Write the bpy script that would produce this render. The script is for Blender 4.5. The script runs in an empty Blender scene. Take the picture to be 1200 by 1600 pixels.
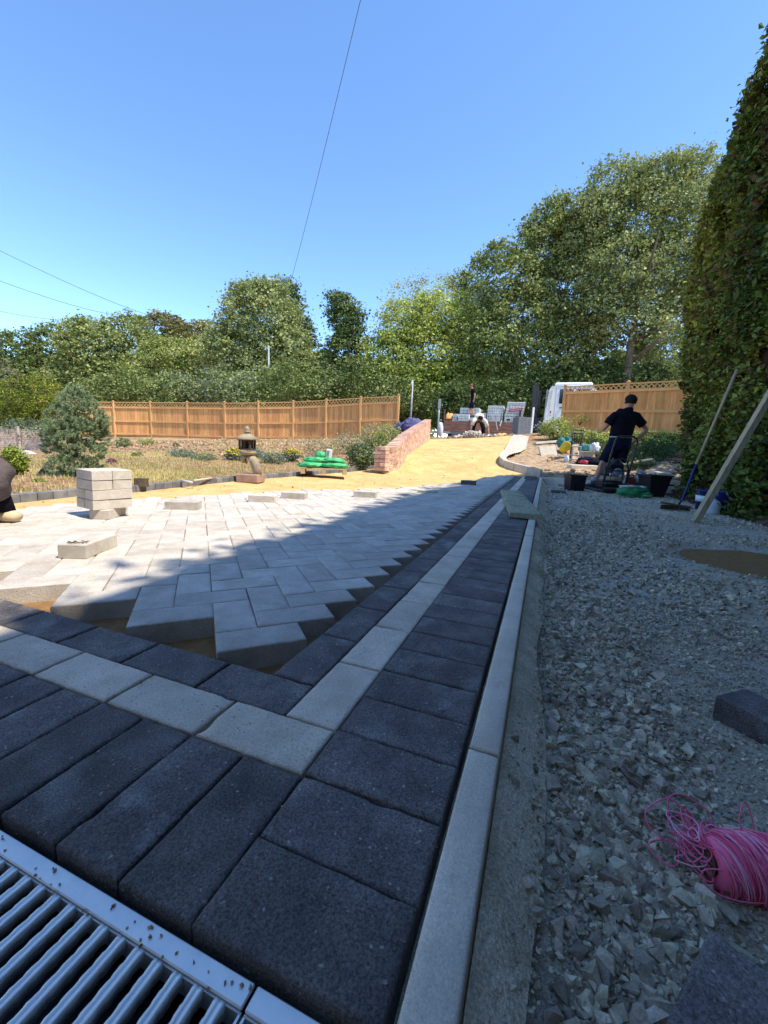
import bpy, bmesh, math, random
import numpy as np
from mathutils import Vector, Matrix, Euler, noise as mnoise
from mathutils.geometry import delaunay_2d_cdt, intersect_point_tri_2d
random.seed(7); rng = np.random.default_rng(7)
sc = bpy.context.scene
COL = sc.collection

# ---------------------------------------------------------------- camera
CAM = Vector((0.2830, -0.4591, 0.4733)); FPX = 645.8
YAW, PIT, ROL = -0.3642, -0.1580, 0.0418
def _basis():
    cy, sy, cp, sp = math.cos(YAW), math.sin(YAW), math.cos(PIT), math.sin(PIT)
    f = Vector((sy*cp, cy*cp, sp)); r = Vector((cy, -sy, 0)); u = r.cross(f)
    return math.cos(ROL)*r + math.sin(ROL)*u, -math.sin(ROL)*r + math.cos(ROL)*u, f
CR, CU, CF = _basis()
cd = bpy.data.cameras.new('camera'); cam = bpy.data.objects.new('camera', cd); COL.objects.link(cam)
m = Matrix((CR, CU, -CF)).transposed().to_4x4(); m.translation = CAM; cam.matrix_world = m
cd.sensor_fit = 'VERTICAL'; cd.sensor_height = 24; cd.lens = FPX/1600*24
cd.clip_start = 0.02; cd.clip_end = 600
sc.camera = cam

# ---------------------------------------------------------------- sky, sun, exposure
SUN_EL = 60.0; SUN_AZ = (1.0, -0.14)
w = bpy.data.worlds.new('World'); sc.world = w; w.use_nodes = True
nt = w.node_tree; bg = nt.nodes['Background']
sky = nt.nodes.new('ShaderNodeTexSky'); sky.sky_type = 'NISHITA'; sky.sun_disc = False
sky.sun_elevation = math.radians(SUN_EL); sky.sun_rotation = math.atan2(SUN_AZ[0], SUN_AZ[1])
sky.altitude = 0; sky.air_density = 0.8; sky.dust_density = 0.0; sky.ozone_density = 2.8
hsv = nt.nodes.new('ShaderNodeHueSaturation'); hsv.inputs['Saturation'].default_value = 1.10; hsv.inputs['Value'].default_value = 1.0
nt.links.new(sky.outputs[0], hsv.inputs['Color']); nt.links.new(hsv.outputs[0], bg.inputs[0]); bg.inputs[1].default_value = 0.15
sl = bpy.data.lights.new('sun', 'SUN'); sun = bpy.data.objects.new('sun', sl); COL.objects.link(sun)
sl.energy = 2.75; sl.angle = math.radians(0.53); sl.color = (1.0, 0.91, 0.77)
e = math.radians(SUN_EL); h = math.hypot(*SUN_AZ)
sd = Vector((SUN_AZ[0]/h*math.cos(e), SUN_AZ[1]/h*math.cos(e), math.sin(e)))
sun.rotation_euler = (-sd).to_track_quat('-Z', 'Y').to_euler(); sun.location = (5, -5, 20)
sc.view_settings.view_transform = 'Standard'; sc.view_settings.look = 'None'
sc.view_settings.gamma = 1; sc.view_settings.use_curve_mapping = False
sc.view_settings.exposure = 1.36
sc.cycles.max_bounces = 6; sc.cycles.diffuse_bounces = 3; sc.cycles.transmission_bounces = 3; sc.cycles.glossy_bounces = 2

# ---------------------------------------------------------------- survey helpers (real places from depth)
def ray(u, v): return CF + (u-600)/FPX*CR - (v-800)/FPX*CU
def at(u, v, d): return CAM + ray(u, v)*d
def on(u, v, z):
    r = ray(u, v); return CAM + r*((z-CAM.z)/r.z)

# ---------------------------------------------------------------- materials
def nn(t, kind, **kw):
    n = t.nodes.new(kind)
    for k, v in kw.items(): setattr(n, k, v)
    return n
def mat(name, cols, scale=8., rough=.85, bump=0., bscale=60., bdist=.004, spec=.3, rand=0., island=0.,
        metal=0., detail=4., stretch=None, speck=None, speck_scale=200., transl=0., hue=0., tc='Object', rough2=None, lines=None, patch=None, grit=None):
    m = bpy.data.materials.new(name); m.use_nodes = True; t = m.node_tree; L = t.links.new
    b = t.nodes['Principled BSDF']; b.inputs['Roughness'].default_value = rough
    b.inputs['Metallic'].default_value = metal; b.inputs['Specular IOR Level'].default_value = spec
    co = nn(t, 'ShaderNodeTexCoord').outputs[tc]
    info = None
    if rand or hue:
        info = nn(t, 'ShaderNodeObjectInfo')
        ad = nn(t, 'ShaderNodeVectorMath', operation='ADD'); L(co, ad.inputs[0])
        sc_ = nn(t, 'ShaderNodeVectorMath', operation='SCALE'); sc_.inputs[0].default_value = (37, 19, 53)
        L(info.outputs['Random'], sc_.inputs['Scale']); L(sc_.outputs[0], ad.inputs[1]); co = ad.outputs[0]
    vec = co
    if stretch:
        mp = nn(t, 'ShaderNodeMapping'); mp.inputs['Scale'].default_value = stretch; L(co, mp.inputs[0]); vec = mp.outputs[0]
    ns = nn(t, 'ShaderNodeTexNoise'); ns.inputs['Scale'].default_value = scale; ns.inputs['Detail'].default_value = detail
    ns.inputs['Roughness'].default_value = .62
    L(vec, ns.inputs['Vector'])
    rp = nn(t, 'ShaderNodeValToRGB'); el = rp.color_ramp.elements
    n = len(cols)
    if n == 1: cols = [cols[0], cols[0]]; n = 2
    el[0].position = .3; el[1].position = .7
    while len(el) < n: el.new(.5)
    for i, c in enumerate(cols):
        el[i].position = .3 + .4*i/(n-1); el[i].color = (*c[:3], 1)
    L(ns.outputs[0], rp.inputs[0]); out = rp.outputs[0]
    if patch:   # second large scale patches: (color, scale, threshold, width)
        n2 = nn(t, 'ShaderNodeTexNoise'); n2.inputs['Scale'].default_value = patch[1]; n2.inputs['Detail'].default_value = 5; L(co, n2.inputs['Vector'])
        mr = nn(t, 'ShaderNodeMapRange'); mr.inputs[1].default_value = patch[2]; mr.inputs[2].default_value = patch[2]+patch[3]
        L(n2.outputs[0], mr.inputs[0]); mx = nn(t, 'ShaderNodeMix', data_type='RGBA'); L(mr.outputs[0], mx.inputs['Factor'])
        L(out, mx.inputs['A']); mx.inputs['B'].default_value = (*patch[0], 1); out = mx.outputs['Result']
    if speck:   # (color, threshold)
        n3 = nn(t, 'ShaderNodeTexVoronoi'); n3.inputs['Scale'].default_value = speck_scale; L(co, n3.inputs['Vector'])
        c3 = nn(t, 'ShaderNodeSeparateColor'); L(n3.outputs['Color'], c3.inputs[0])
        mr = nn(t, 'ShaderNodeMapRange'); mr.inputs[1].default_value = speck[1]; mr.inputs[2].default_value = min(1, speck[1]+.12)
        L(c3.outputs[0], mr.inputs[0]); mx = nn(t, 'ShaderNodeMix', data_type='RGBA'); L(mr.outputs[0], mx.inputs['Factor'])
        L(out, mx.inputs['A']); mx.inputs['B'].default_value = (*speck[0], 1); out = mx.outputs['Result']
    if rand or hue:
        hs = nn(t, 'ShaderNodeHueSaturation'); L(out, hs.inputs['Color'])
        mr = nn(t, 'ShaderNodeMapRange'); mr.inputs[3].default_value = 1-rand; mr.inputs[4].default_value = 1+rand
        L(info.outputs['Random'], mr.inputs[0]); L(mr.outputs[0], hs.inputs['Value'])
        if hue:
            mu = nn(t, 'ShaderNodeMath', operation='MULTIPLY'); mu.inputs[1].default_value = 7.31; L(info.outputs['Random'], mu.inputs[0])
            fr = nn(t, 'ShaderNodeMath', operation='FRACT'); L(mu.outputs[0], fr.inputs[0])
            m2 = nn(t, 'ShaderNodeMapRange'); m2.inputs[3].default_value = .5-hue; m2.inputs[4].default_value = .5+hue
            L(fr.outputs[0], m2.inputs[0]); L(m2.outputs[0], hs.inputs['Hue'])
        out = hs.outputs[0]
    if island:
        g = nn(t, 'ShaderNodeNewGeometry'); hs = nn(t, 'ShaderNodeHueSaturation'); L(out, hs.inputs['Color'])
        mr = nn(t, 'ShaderNodeMapRange'); mr.inputs[3].default_value = 1-island; mr.inputs[4].default_value = 1+island
        L(g.outputs['Random Per Island'], mr.inputs[0]); L(mr.outputs[0], hs.inputs['Value'])
        m2 = nn(t, 'ShaderNodeMapRange'); m2.inputs[3].default_value = .5-island*.045; m2.inputs[4].default_value = .5+island*.045
        mu = nn(t, 'ShaderNodeMath', operation='MULTIPLY'); mu.inputs[1].default_value = 9.7; L(g.outputs['Random Per Island'], mu.inputs[0])
        fr = nn(t, 'ShaderNodeMath', operation='FRACT'); L(mu.outputs[0], fr.inputs[0]); L(fr.outputs[0], m2.inputs[0])
        L(m2.outputs[0], hs.inputs['Hue']); out = hs.outputs[0]
    if grit:    # (scale, amount) fine salt and pepper grain of the aggregate
        ng = nn(t, 'ShaderNodeTexNoise'); ng.inputs['Scale'].default_value = grit[0]; ng.inputs['Detail'].default_value = 3; ng.inputs['Roughness'].default_value = .8; L(co, ng.inputs['Vector'])
        mg = nn(t, 'ShaderNodeMapRange'); mg.inputs[1].default_value = .32; mg.inputs[2].default_value = .68; mg.inputs[3].default_value = 1-grit[1]; mg.inputs[4].default_value = 1+grit[1]*1.2; L(ng.outputs[0], mg.inputs[0])
        vg = nn(t, 'ShaderNodeVectorMath', operation='SCALE'); L(out, vg.inputs[0]); L(mg.outputs[0], vg.inputs['Scale']); out = vg.outputs[0]
    L(out, b.inputs['Base Color'])
    if rough2 is not None:
        mr = nn(t, 'ShaderNodeMapRange'); mr.inputs[3].default_value = rough; mr.inputs[4].default_value = rough2
        L(ns.outputs[0], mr.inputs[0]); L(mr.outputs[0], b.inputs['Roughness'])
    if bump:
        nb = nn(t, 'ShaderNodeTexNoise'); nb.inputs['Scale'].default_value = bscale; nb.inputs['Detail'].default_value = 5
        nb.inputs['Roughness'].default_value = .7; L(co, nb.inputs['Vector']); hgt = nb.outputs[0]
        if lines:   # (scale, strength, direction)
            wv = nn(t, 'ShaderNodeTexWave'); wv.bands_direction = lines[2]; wv.inputs['Scale'].default_value = lines[0]
            wv.inputs['Distortion'].default_value = 6; wv.inputs['Detail Scale'].default_value = .6; wv.inputs['Detail'].default_value = 3; L(co, wv.inputs['Vector'])
            ml = nn(t, 'ShaderNodeMath', operation='MULTIPLY'); ml.inputs[1].default_value = lines[1]; L(wv.outputs['Fac'], ml.inputs[0])
            a2 = nn(t, 'ShaderNodeMath', operation='ADD'); L(hgt, a2.inputs[0]); L(ml.outputs[0], a2.inputs[1]); hgt = a2.outputs[0]
        bp = nn(t, 'ShaderNodeBump'); bp.inputs['Strength'].default_value = bump; bp.inputs['Distance'].default_value = bdist
        L(hgt, bp.inputs['Height']); L(bp.outputs[0], b.inputs['Normal'])
    if transl:
        tr = nn(t, 'ShaderNodeBsdfTranslucent'); L(out, tr.inputs[0]); ms = nn(t, 'ShaderNodeMixShader'); ms.inputs[0].default_value = transl
        L(b.outputs[0], ms.inputs[1]); L(tr.outputs[0], ms.inputs[2]); L(ms.outputs[0], t.nodes['Material Output'].inputs['Surface'])
    return m
M = {}
M['dark'] = mat('charcoal_block', [(0.095,0.082,0.079),(0.141,0.122,0.115),(0.206,0.179,0.162)], 11, .82, 1., 210, .004, .3, rand=.22, speck=((.36,.34,.31), .985), speck_scale=330, patch=((.27,.255,.24),10,.55,.2), grit=(330,.65))
M['light'] = mat('pale_block', [(0.522,0.431,0.336),(0.619,0.525,0.415),(0.707,0.613,0.494)], 12, .88, 1., 230, .003, .2, rand=.10, hue=.006, speck=((.24,.21,.18), .985), speck_scale=360, grit=(340,.26))
M['herring'] = mat('grey_block', [(0.420,0.374,0.316),(0.514,0.467,0.407),(0.608,0.566,0.502)], 11, .9, 1., 230, .003, .2, rand=.12, hue=.008, speck=((.28,.26,.23), .98), speck_scale=360, patch=((.60,.58,.52),6,.62,.1), grit=(320,.22))
M['kerb'] = mat('concrete_edging', [(0.511,0.437,0.340),(0.609,0.525,0.415),(0.695,0.609,0.494)], 7, .9, .8, 200, .002, .2, rand=.06, patch=((.42,.38,.32),16,.62,.1), grit=(420,.20))
M['mortar'] = mat('mortar', [(0.437,0.371,0.253),(0.631,0.534,0.374),(0.776,0.664,0.486)], 9, .95, 1.0, 60, .012, .1, patch=((.42,.29,.15),3.5,.60,.12), grit=(220,.35))
M['sand'] = mat('bedding_sand', [(.50,.335,.14),(.60,.41,.18),(.69,.485,.235)], 3.5, .97, 1.0, 55, .010, .05, lines=(1.1,.8,'DIAGONAL'), speck=((.42,.27,.10), .95), speck_scale=26, patch=((.50,.34,.15),1.2,.53,.14), grit=(90,.22))
M['sanddark'] = mat('damp_and_shade_sand', [(.24,.135,.06),(.38,.22,.095)], 30, .97, 1.0, 260, .006, .05, speck=((.2,.14,.08), .9), speck_scale=300)  # dark patch sand, also the sand tone painted for shaded paving gaps
M['gravel'] = mat('gravel_dust', [(0.333,0.282,0.200),(0.488,0.414,0.300),(0.619,0.529,0.391)], 16, .95, 1.0, 150, .010, .15, detail=8, patch=((.50,.455,.385),2.0,.50,.10), speck=((.58,.54,.47), .9), speck_scale=240, grit=(260,.45))
M['stone'] = mat('crushed_stone', [(0.297,0.255,0.179),(0.458,0.392,0.280),(0.618,0.536,0.393)], 40, .9, .8, 220, .003, .25, island=.5, grit=(300,.2))
M['soil'] = mat('dry_garden_soil', [(.20,.115,.065),(.34,.21,.12),(.46,.31,.19)], 6, .97, 1.0, 14, .05, .05, detail=8, patch=((.44,.34,.14),.55,.5,.14))
M['rubble'] = mat('dry_rubble_soil', [(.26,.17,.10),(.42,.30,.19),(.55,.43,.30)], 9, .97, 1.0, 18, .05, .05, detail=8)
M['litter'] = mat('leaf_litter', [(.07,.04,.025),(.14,.085,.055),(.24,.16,.11)], 12, .95, .8, 30, .03, .1, island=.4)
M['fence'] = mat('orange_fence_timber', [(.50,.225,.07),(.63,.315,.115),(.72,.41,.18)], 5, .75, .4, 60, .003, .2, rand=.18, hue=.008, stretch=(3,3,.5))
M['fencerail'] = mat('fence_post_timber', [(.58,.31,.11),(.70,.40,.17)], 4, .75, .4, 60, .003, .2, rand=.08)
M['brick'] = mat('red_brick', [(.45,.25,.18),(.60,.38,.29),(.72,.53,.44)], 7, .9, .7, 60, .004, .1, rand=.24, hue=.012, grit=(90,.2))
M['wallmortar'] = mat('wall_mortar', [(.45,.38,.30),(.55,.47,.38)], 12, .95, .5, 80, .003, .1)
M['edging'] = mat('charcoal_edging', [(.10,.105,.12),(.16,.165,.18),(.22,.225,.24)], 9, .8, .6, 200, .002, .25, rand=.25)
M['render'] = mat('pale_bounce_render', [(.66,.62,.54),(.72,.68,.60)], 4, .95, .3, 60, .003, .1)  # for the added wall, kept pale to bounce light into the shade
M['bark'] = mat('bark', [(.09,.07,.05),(.17,.135,.10)], 6, .9, .8, 20, .03, .1)
def leafmat(name, cols, island=.35, tl=.3, rough=.55): return mat(name, cols, .35, rough, 0, spec=.35, island=island, transl=tl, detail=3)
M['hedge'] = leafmat('hedge_leaf', [(.045,.075,.012),(.10,.145,.020),(.24,.27,.045)], .7)
M['hedgebrown'] = leafmat('dry_hedge_leaf', [(.10,.045,.02),(.14,.08,.03)], .4)
M['lf_olive'] = leafmat('olive_leaf', [(.17,.21,.05),(.29,.33,.10),(.40,.43,.17)])
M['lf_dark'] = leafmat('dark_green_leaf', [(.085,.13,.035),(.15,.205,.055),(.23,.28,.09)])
M['lf_silver'] = leafmat('silvery_leaf', [(.12,.17,.065),(.22,.27,.115),(.34,.38,.20)], rough=.62)
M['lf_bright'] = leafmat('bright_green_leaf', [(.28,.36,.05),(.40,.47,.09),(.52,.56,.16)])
M['lf_brown'] = leafmat('brownish_leaf', [(.20,.18,.06),(.30,.25,.10)])
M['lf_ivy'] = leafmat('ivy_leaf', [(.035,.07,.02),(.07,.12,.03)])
M['lf_gold'] = leafmat('golden_yew_leaf', [(.10,.14,.018),(.30,.33,.03),(.44,.42,.05)])
M['needle'] = leafmat('blue_pine_needle', [(.19,.27,.13),(.33,.42,.23),(.46,.53,.34)], .4)
M['lf_pale'] = leafmat('pale_twig', [(.30,.28,.17),(.42,.40,.28)])
M['lf_grey'] = leafmat('grey_green_leaf', [(.16,.21,.13),(.28,.33,.22)])
M['straw'] = leafmat('straw_grass', [(.42,.34,.13),(.58,.48,.22)])
M['grassgreen'] = leafmat('short_green_grass', [(.18,.26,.03),(.33,.40,.07)])
M['yellow'] = leafmat('yellow_petal', [(.75,.55,.02),(.85,.68,.04)], .2)
M['magenta'] = leafmat('magenta_petal', [(.55,.03,.22),(.65,.07,.32)], .2)
M['galv'] = mat('galvanised_steel', [(0.670,0.680,0.669),(0.821,0.800,0.757)], 40, .42, .3, 90, .0008, .5, metal=.7, rough2=.6)
M['black'] = mat('black_plastic', [(.012,.012,.014),(.02,.02,.023)], 10, .5, .1, 80, .001, .4)
M['steel'] = mat('dark_steel', [(.03,.03,.035),(.07,.065,.06)], 20, .5, .3, 60, .001, .5, metal=.3)
M['rust'] = mat('worn_red_paint', [(.30,.07,.05),(.2,.05,.04)], 20, .6)
M['drop'] = mat('weathered_dropside', [(.20,.09,.065),(.30,.15,.10),(.34,.22,.17)], 2.5, .7, .3, 30, .004, .3, stretch=(1,1,4))
M['white'] = mat('white_paint', [(.74,.76,.77),(.80,.81,.81)], 3, .35, 0, spec=.5)
M['wrap'] = mat('pale_wrapped_blocks', [(.50,.53,.50),(.64,.66,.63)], 9, .6, .3, 30, .004, .4, rand=.1)
M['glass'] = mat('dark_window_glass', [(.01,.011,.012),(.02,.02,.024)], 2, .08, 0, spec=.7)
M['red'] = mat('red_print', [(.45,.035,.07),(.55,.06,.10)], 14, .5)
M['plank'] = mat('scaffold_board', [(.26,.25,.16),(.36,.34,.23),(.44,.42,.30)], 6, .9, .5, 60, .003, .15, stretch=(1,12,6), patch=((.20,.21,.10),5,.55,.15))
M['timber'] = mat('pale_timber', [(.30,.24,.15),(.42,.33,.20),(.50,.42,.28)], 7, .85, .4, 50, .002, .2, stretch=(5,5,1))
M['navy'] = mat('navy_cloth', [(.006,.008,.022),(.011,.014,.034)], 9, .9, .5, 14, .02, .1)
M['navytop'] = mat('black_navy_cloth', [(.006,.0065,.012),(.010,.011,.018)], 9, .92, .5, 12, .02, .1)
M['skin'] = mat('skin', [(.42,.22,.15),(.50,.28,.19)], 8, .6, .1, 80, .001, .35)
M['hair'] = mat('dark_hair', [(.008,.006,.005),(.016,.012,.009)], 60, .95, .8, 200, .004, .3)
M['hairbrown'] = mat('brown_hair', [(.12,.06,.035),(.18,.09,.05)], 60, .6, .8, 200, .004, .3)
M['cream'] = mat('cream_cloth', [(.62,.60,.50),(.72,.70,.60)], 9, .9, .4, 14, .02, .1)
M['trouser'] = mat('taupe_work_cloth', [(.095,.075,.078),(.14,.115,.115)], 9, .92, .9, 22, .012, .1)
M['boot'] = mat('tan_boot_rubber', [(.50,.40,.26),(.62,.50,.34)], 12, .8, .3, 60, .002, .2)
M['shoe'] = mat('dark_shoe', [(.03,.045,.055),(.06,.075,.085)], 14, .7, .3, 60, .002, .2)
M['sock'] = mat('grey_sock', [(.42,.38,.36),(.5,.46,.44)], 30, .95)
M['green'] = mat('green_plastic_bag', [(.02,.26,.08),(.05,.42,.15),(.13,.55,.26)], 9, .4, .7, 22, .02, .5)
M['greendark'] = mat('green_bag', [(.012,.17,.05),(.03,.30,.10)], 9, .4, .8, 24, .02, .5)
M['paper'] = mat('white_sack_print', [(.50,.45,.42),(.66,.62,.58)], 12, .6, .4, 30, .01, .3)
M['pallet'] = mat('pallet_wood', [(.40,.30,.18),(.54,.42,.27)], 9, .9, .4, 50, .003, .1, rand=.15)
M['lantern'] = mat('weathered_lantern_stone', [(.20,.17,.13),(.34,.28,.22),(.42,.37,.28)], 9, .92, .9, 60, .006, .1, patch=((.30,.28,.15),10,.55,.1))
M['terracotta'] = mat('reddish_stone', [(.30,.18,.14),(.42,.29,.23)], 9, .9, .6, 60, .004, .1)
M['pink'] = mat('pink_string', [(.92,.12,.26),(.97,.20,.36)], 60, .6, .3, 900, .0006, .3)
M['pinkpale'] = mat('faded_pink_string', [(.88,.34,.48),(.93,.45,.58)], 60, .7, .3, 900, .0006, .3)
M['card'] = mat('cardboard_tube', [(.22,.16,.09),(.30,.22,.13)], 30, .9, .3, 200, .001, .1)
M['blue'] = mat('blue_plastic', [(.012,.02,.12),(.02,.035,.18)], 9, .4, .1, 60, .001, .4)
M['indigo'] = mat('indigo_tarp', [(.05,.05,.14),(.10,.10,.24),(.24,.24,.40)], 14, .55, 1., 14, .08, .3)
M['teal'] = mat('teal_tarp', [(.02,.14,.14),(.05,.26,.26)], 6, .55, .8, 8, .06, .3)
M['cloudy'] = mat('cloudy_white_plastic', [(.62,.64,.68),(.72,.74,.78)], 6, .4, .1, 30, .002, .4)
M['yel'] = mat('yellow_plastic', [(.75,.50,.02),(.80,.58,.04)], 6, .4)
M['orange'] = mat('orange_material', [(.70,.28,.08),(.80,.40,.18)], 6, .7)
M['slab'] = mat('stone_slab', [(.46,.42,.34),(.60,.56,.47)], 8, .9, .5, 60, .003, .1, rand=.1)
M['concrete'] = mat('fresh_concrete', [(.36,.33,.27),(.45,.41,.34),(.52,.48,.41)], 9, .95, .8, 35, .012, .1, grit=(60,.3))
M['metalgrey'] = mat('grey_metal', [(.22,.24,.26),(.32,.34,.36)], 6, .5, .1, 60, .001, .5, metal=.3)
M['lap'] = mat('faded_lap_boards', [(.50,.40,.33),(.62,.51,.43)], 6, .9, .4, 40, .004, .1, rand=.14, stretch=(.5,.5,4))
M['wire'] = mat('overhead_wire', [(.03,.03,.035)], 4, .6)
M['wrapgrey'] = mat('dark_grey_blocks', [(.13,.145,.17),(.20,.215,.24)], 14, .7, .4, 60, .003, .3, rand=.2)

# ---------------------------------------------------------------- mesh helpers
def tag(o, label=None, cat=None, group=None, kind=None):
    if label: o['label'] = label
    if cat: o['category'] = cat
    if group: o['group'] = group
    if kind: o['kind'] = kind
    return o
def link(name, me, parent=None, material=None):
    if material and not me.materials: me.materials.append(material)
    o = bpy.data.objects.new(name, me); COL.objects.link(o); o.parent = parent; return o
def empty(name, loc, rz=0, label=None, cat=None, group=None, kind=None):
    o = bpy.data.objects.new(name, None); COL.objects.link(o); o.location = loc; o.rotation_euler = (0, 0, rz)
    o.empty_display_size = .1
    return tag(o, label, cat, group, kind)
def copy_tree(o, parent=None):
    c = o.copy(); COL.objects.link(c)
    if parent: c.parent = parent
    for ch in list(o.children): copy_tree(ch, c)
    return c
def fastmesh(name, V, F, k, material=None, smooth=False):
    """V Nx3, F Mxk"""
    me = bpy.data.meshes.new(name); n = len(V); f = len(F)
    me.vertices.add(n); me.vertices.foreach_set('co', np.asarray(V, np.float32).ravel())
    me.loops.add(f*k); me.loops.foreach_set('vertex_index', np.asarray(F, np.int32).ravel())
    me.polygons.add(f); me.polygons.foreach_set('loop_start', np.arange(0, f*k, k, dtype=np.int32))
    me.polygons.foreach_set('use_smooth', np.full(f, bool(smooth)))
    me.update(calc_edges=True); me.validate()
    if material: me.materials.append(material)
    return me
class MB:
    def __init__(s): s.v = []; s.f = []; s.sm = []
    def add(s, vs, fs, smooth=False):
        b = len(s.v); s.v += [tuple(v) for v in vs]; s.f += [tuple(b+i for i in f) for f in fs]; s.sm += [smooth]*len(fs); return s
    def box(s, c, d, rot=None, bev=0.):
        hx, hy, hz = d[0]/2, d[1]/2, d[2]/2
        R = (rot if isinstance(rot, Matrix) else Euler(rot).to_matrix()) if rot is not None else None
        if bev:
            b = bev; ring = [(-hx+b,-hy),(hx-b,-hy),(hx,-hy+b),(hx,hy-b),(hx-b,hy),(-hx+b,hy),(-hx,hy-b),(-hx,-hy+b)]
            ins = [(-hx+b,-hy+b),(hx-b,-hy+b),(hx-b,-hy+b),(hx-b,hy-b),(hx-b,hy-b),(-hx+b,hy-b),(-hx+b,hy-b),(-hx+b,-hy+b)]
            vs = [(x,y,-hz+b) for x,y in ring]+[(x,y,hz-b) for x,y in ring]
            t4 = [(-hx+b,-hy+b,hz),(hx-b,-hy+b,hz),(hx-b,hy-b,hz),(-hx+b,hy-b,hz)]
            b4 = [(x,y,-hz) for x,y,_ in t4]; vs += t4+b4
            fs = [(i,(i+1)%8,8+(i+1)%8,8+i) for i in range(8)]
            fs += [(16,17,18,19),(23,22,21,20)]
            for q,(a,bq,cq) in enumerate(((0,1,2),(2,3,4),(4,5,6),(6,7,0))):
                # side strip a->bq and corner bq->cq
                fs += [(8+a,8+bq,16+(q+1)%4,16+q),(8+bq,8+cq,16+(q+1)%4)]
                fs += [(bq,a,20+q,20+(q+1)%4),(cq,bq,20+(q+1)%4)]
        else:
            vs = [(-hx,-hy,-hz),(hx,-hy,-hz),(hx,hy,-hz),(-hx,hy,-hz),(-hx,-hy,hz),(hx,-hy,hz),(hx,hy,hz),(-hx,hy,hz)]
            fs = [(3,2,1,0),(4,5,6,7),(0,1,5,4),(1,2,6,5),(2,3,7,6),(3,0,4,7)]
        vs = [Vector(v) for v in vs]
        if R is not None: vs = [R @ v for v in vs]
        return s.add([v+Vector(c) for v in vs], fs)
    def tube(s, pts, r, n=8, cap=True, smooth=True):
        pts = [Vector(p) for p in pts]; rs = r if isinstance(r, (list, tuple)) else [r]*len(pts)
        vs = []; T = None; ref = None
        for i, p in enumerate(pts):
            t = ((pts[min(i+1, len(pts)-1)]-pts[max(i-1, 0)])).normalized()
            if ref is None:
                ref = t.orthogonal().normalized()
            ref = (ref - t*ref.dot(t))
            if ref.length < 1e-6: ref = t.orthogonal()
            ref.normalize(); b = t.cross(ref)
            vs += [p + (ref*math.cos(2*math.pi*k/n)+b*math.sin(2*math.pi*k/n))*rs[i] for k in range(n)]
        m = len(pts)
        fs = [(i*n+k, i*n+(k+1)%n, (i+1)*n+(k+1)%n, (i+1)*n+k) for i in range(m-1) for k in range(n)]
        if cap: fs += [tuple(range(n-1,-1,-1)), tuple((m-1)*n+k for k in range(n))]
        return s.add(vs, fs, smooth)
    def lathe(s, prof, n=20, c=(0,0,0), smooth=True, sx=1, sy=1):
        vs = [(c[0]+r*math.cos(2*math.pi*k/n)*sx, c[1]+r*math.sin(2*math.pi*k/n)*sy, c[2]+z) for r, z in prof for k in range(n)]
        m = len(prof); fs = [(i*n+k, i*n+(k+1)%n, (i+1)*n+(k+1)%n, (i+1)*n+k) for i in range(m-1) for k in range(n)]
        fs += [tuple(range(n-1,-1,-1)), tuple((m-1)*n+k for k in range(n))]
        return s.add(vs, fs, smooth)
    def blob(s, c, r, seed=0, amp=.12, fr=2., nu=16, nv=10, flat=None):
        vs = []
        for j in range(nv+1):
            th = math.pi*j/nv
            for i in range(nu):
                ph = 2*math.pi*i/nu; d = Vector((math.sin(th)*math.cos(ph), math.sin(th)*math.sin(ph), math.cos(th)))
                k = 1+amp*mnoise.noise(d*fr+Vector((seed*3.1,seed*1.7,seed)))*2
                v = Vector((d.x*r[0]*k, d.y*r[1]*k, d.z*r[2]*k))
                if flat is not None: v.z = max(v.z, flat)
                vs.append(Vector(c)+v)
        fs = [(j*nu+i, (j+1)*nu+i, (j+1)*nu+(i+1)%nu, j*nu+(i+1)%nu) for j in range(nv) for i in range(nu)]
        return s.add(vs, fs, True)
    def mesh(s, name, material=None):
        me = bpy.data.meshes.new(name); me.from_pydata(s.v, [], s.f)
        me.polygons.foreach_set('use_smooth', s.sm); me.update()
        if material: me.materials.append(material)
        return me
    def build(s, name, material, parent=None): return link(name, s.mesh(name, material), parent)
def single(mb, name, material, loc, rz, label, cat, group=None, kind=None):
    o = mb.build(name, material); o.location = loc; o.rotation_euler = (0, 0, rz); return tag(o, label, cat, group, kind)

# ---------------------------------------------------------------- terrain
CP = []
def cp(x, y, z): CP.append((x, y, z))
def cpp(u, v, d): p = at(u, v, d); CP.append(tuple(p))
for x in (-2.4, -1.2, 0, 1.5, 3): 
    for y in (-2, 0, 2, 4, 6): cp(x, y, -.048)
for x, y in ((-3.1,1.2),(-3.2,2.1),(-3.05,3.7),(-2.75,5.6),(-2.75,7.2)): cp(x-.15, y, -.0)
for a in ((100,745,4.3),(30,735,5),(200,716,7.8),(100,716,7.5),(350,712,9.4),(450,715,9.6),(300,697,12.5),(420,699,12.5),(540,712,10.),
          (180,681.5,22.4),(237,682.5,22.5),(294,684.5,21.9),(352,686.5,21.3),(405,687,20.8),(458,687,20.8),(509,687,20.2),(562,686,19.4),(621,685,18.8),
          (20,705,10),(60,703,10.5),(0,690,25)): cpp(*a)
WALL = [(600,731,7.6),(610,729,7.9),(630,712,9.8),(648.7,699.5,12.03),(667,688,15)]
for a in WALL[1:]: cpp(*a)
for a in ((735,687,14.8),(803,687.5,14),(740,715,9.6),(790,712,10.6),(700,712,9.7)): cpp(*a)
for x in (-2.0, -1., -.2): cp(x, 7.6, -.04)
for a in ((750,690,22),(700,691,22),(900,690,22),(877,672.5,15.4),(972,677,13.8),(1071,681,12.4),(960,722,9.5),(1040,742,8.),(870,706,11),(900,722,9.6),(830,722,9.4),(1010,705,10.5)): cpp(*a)
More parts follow.
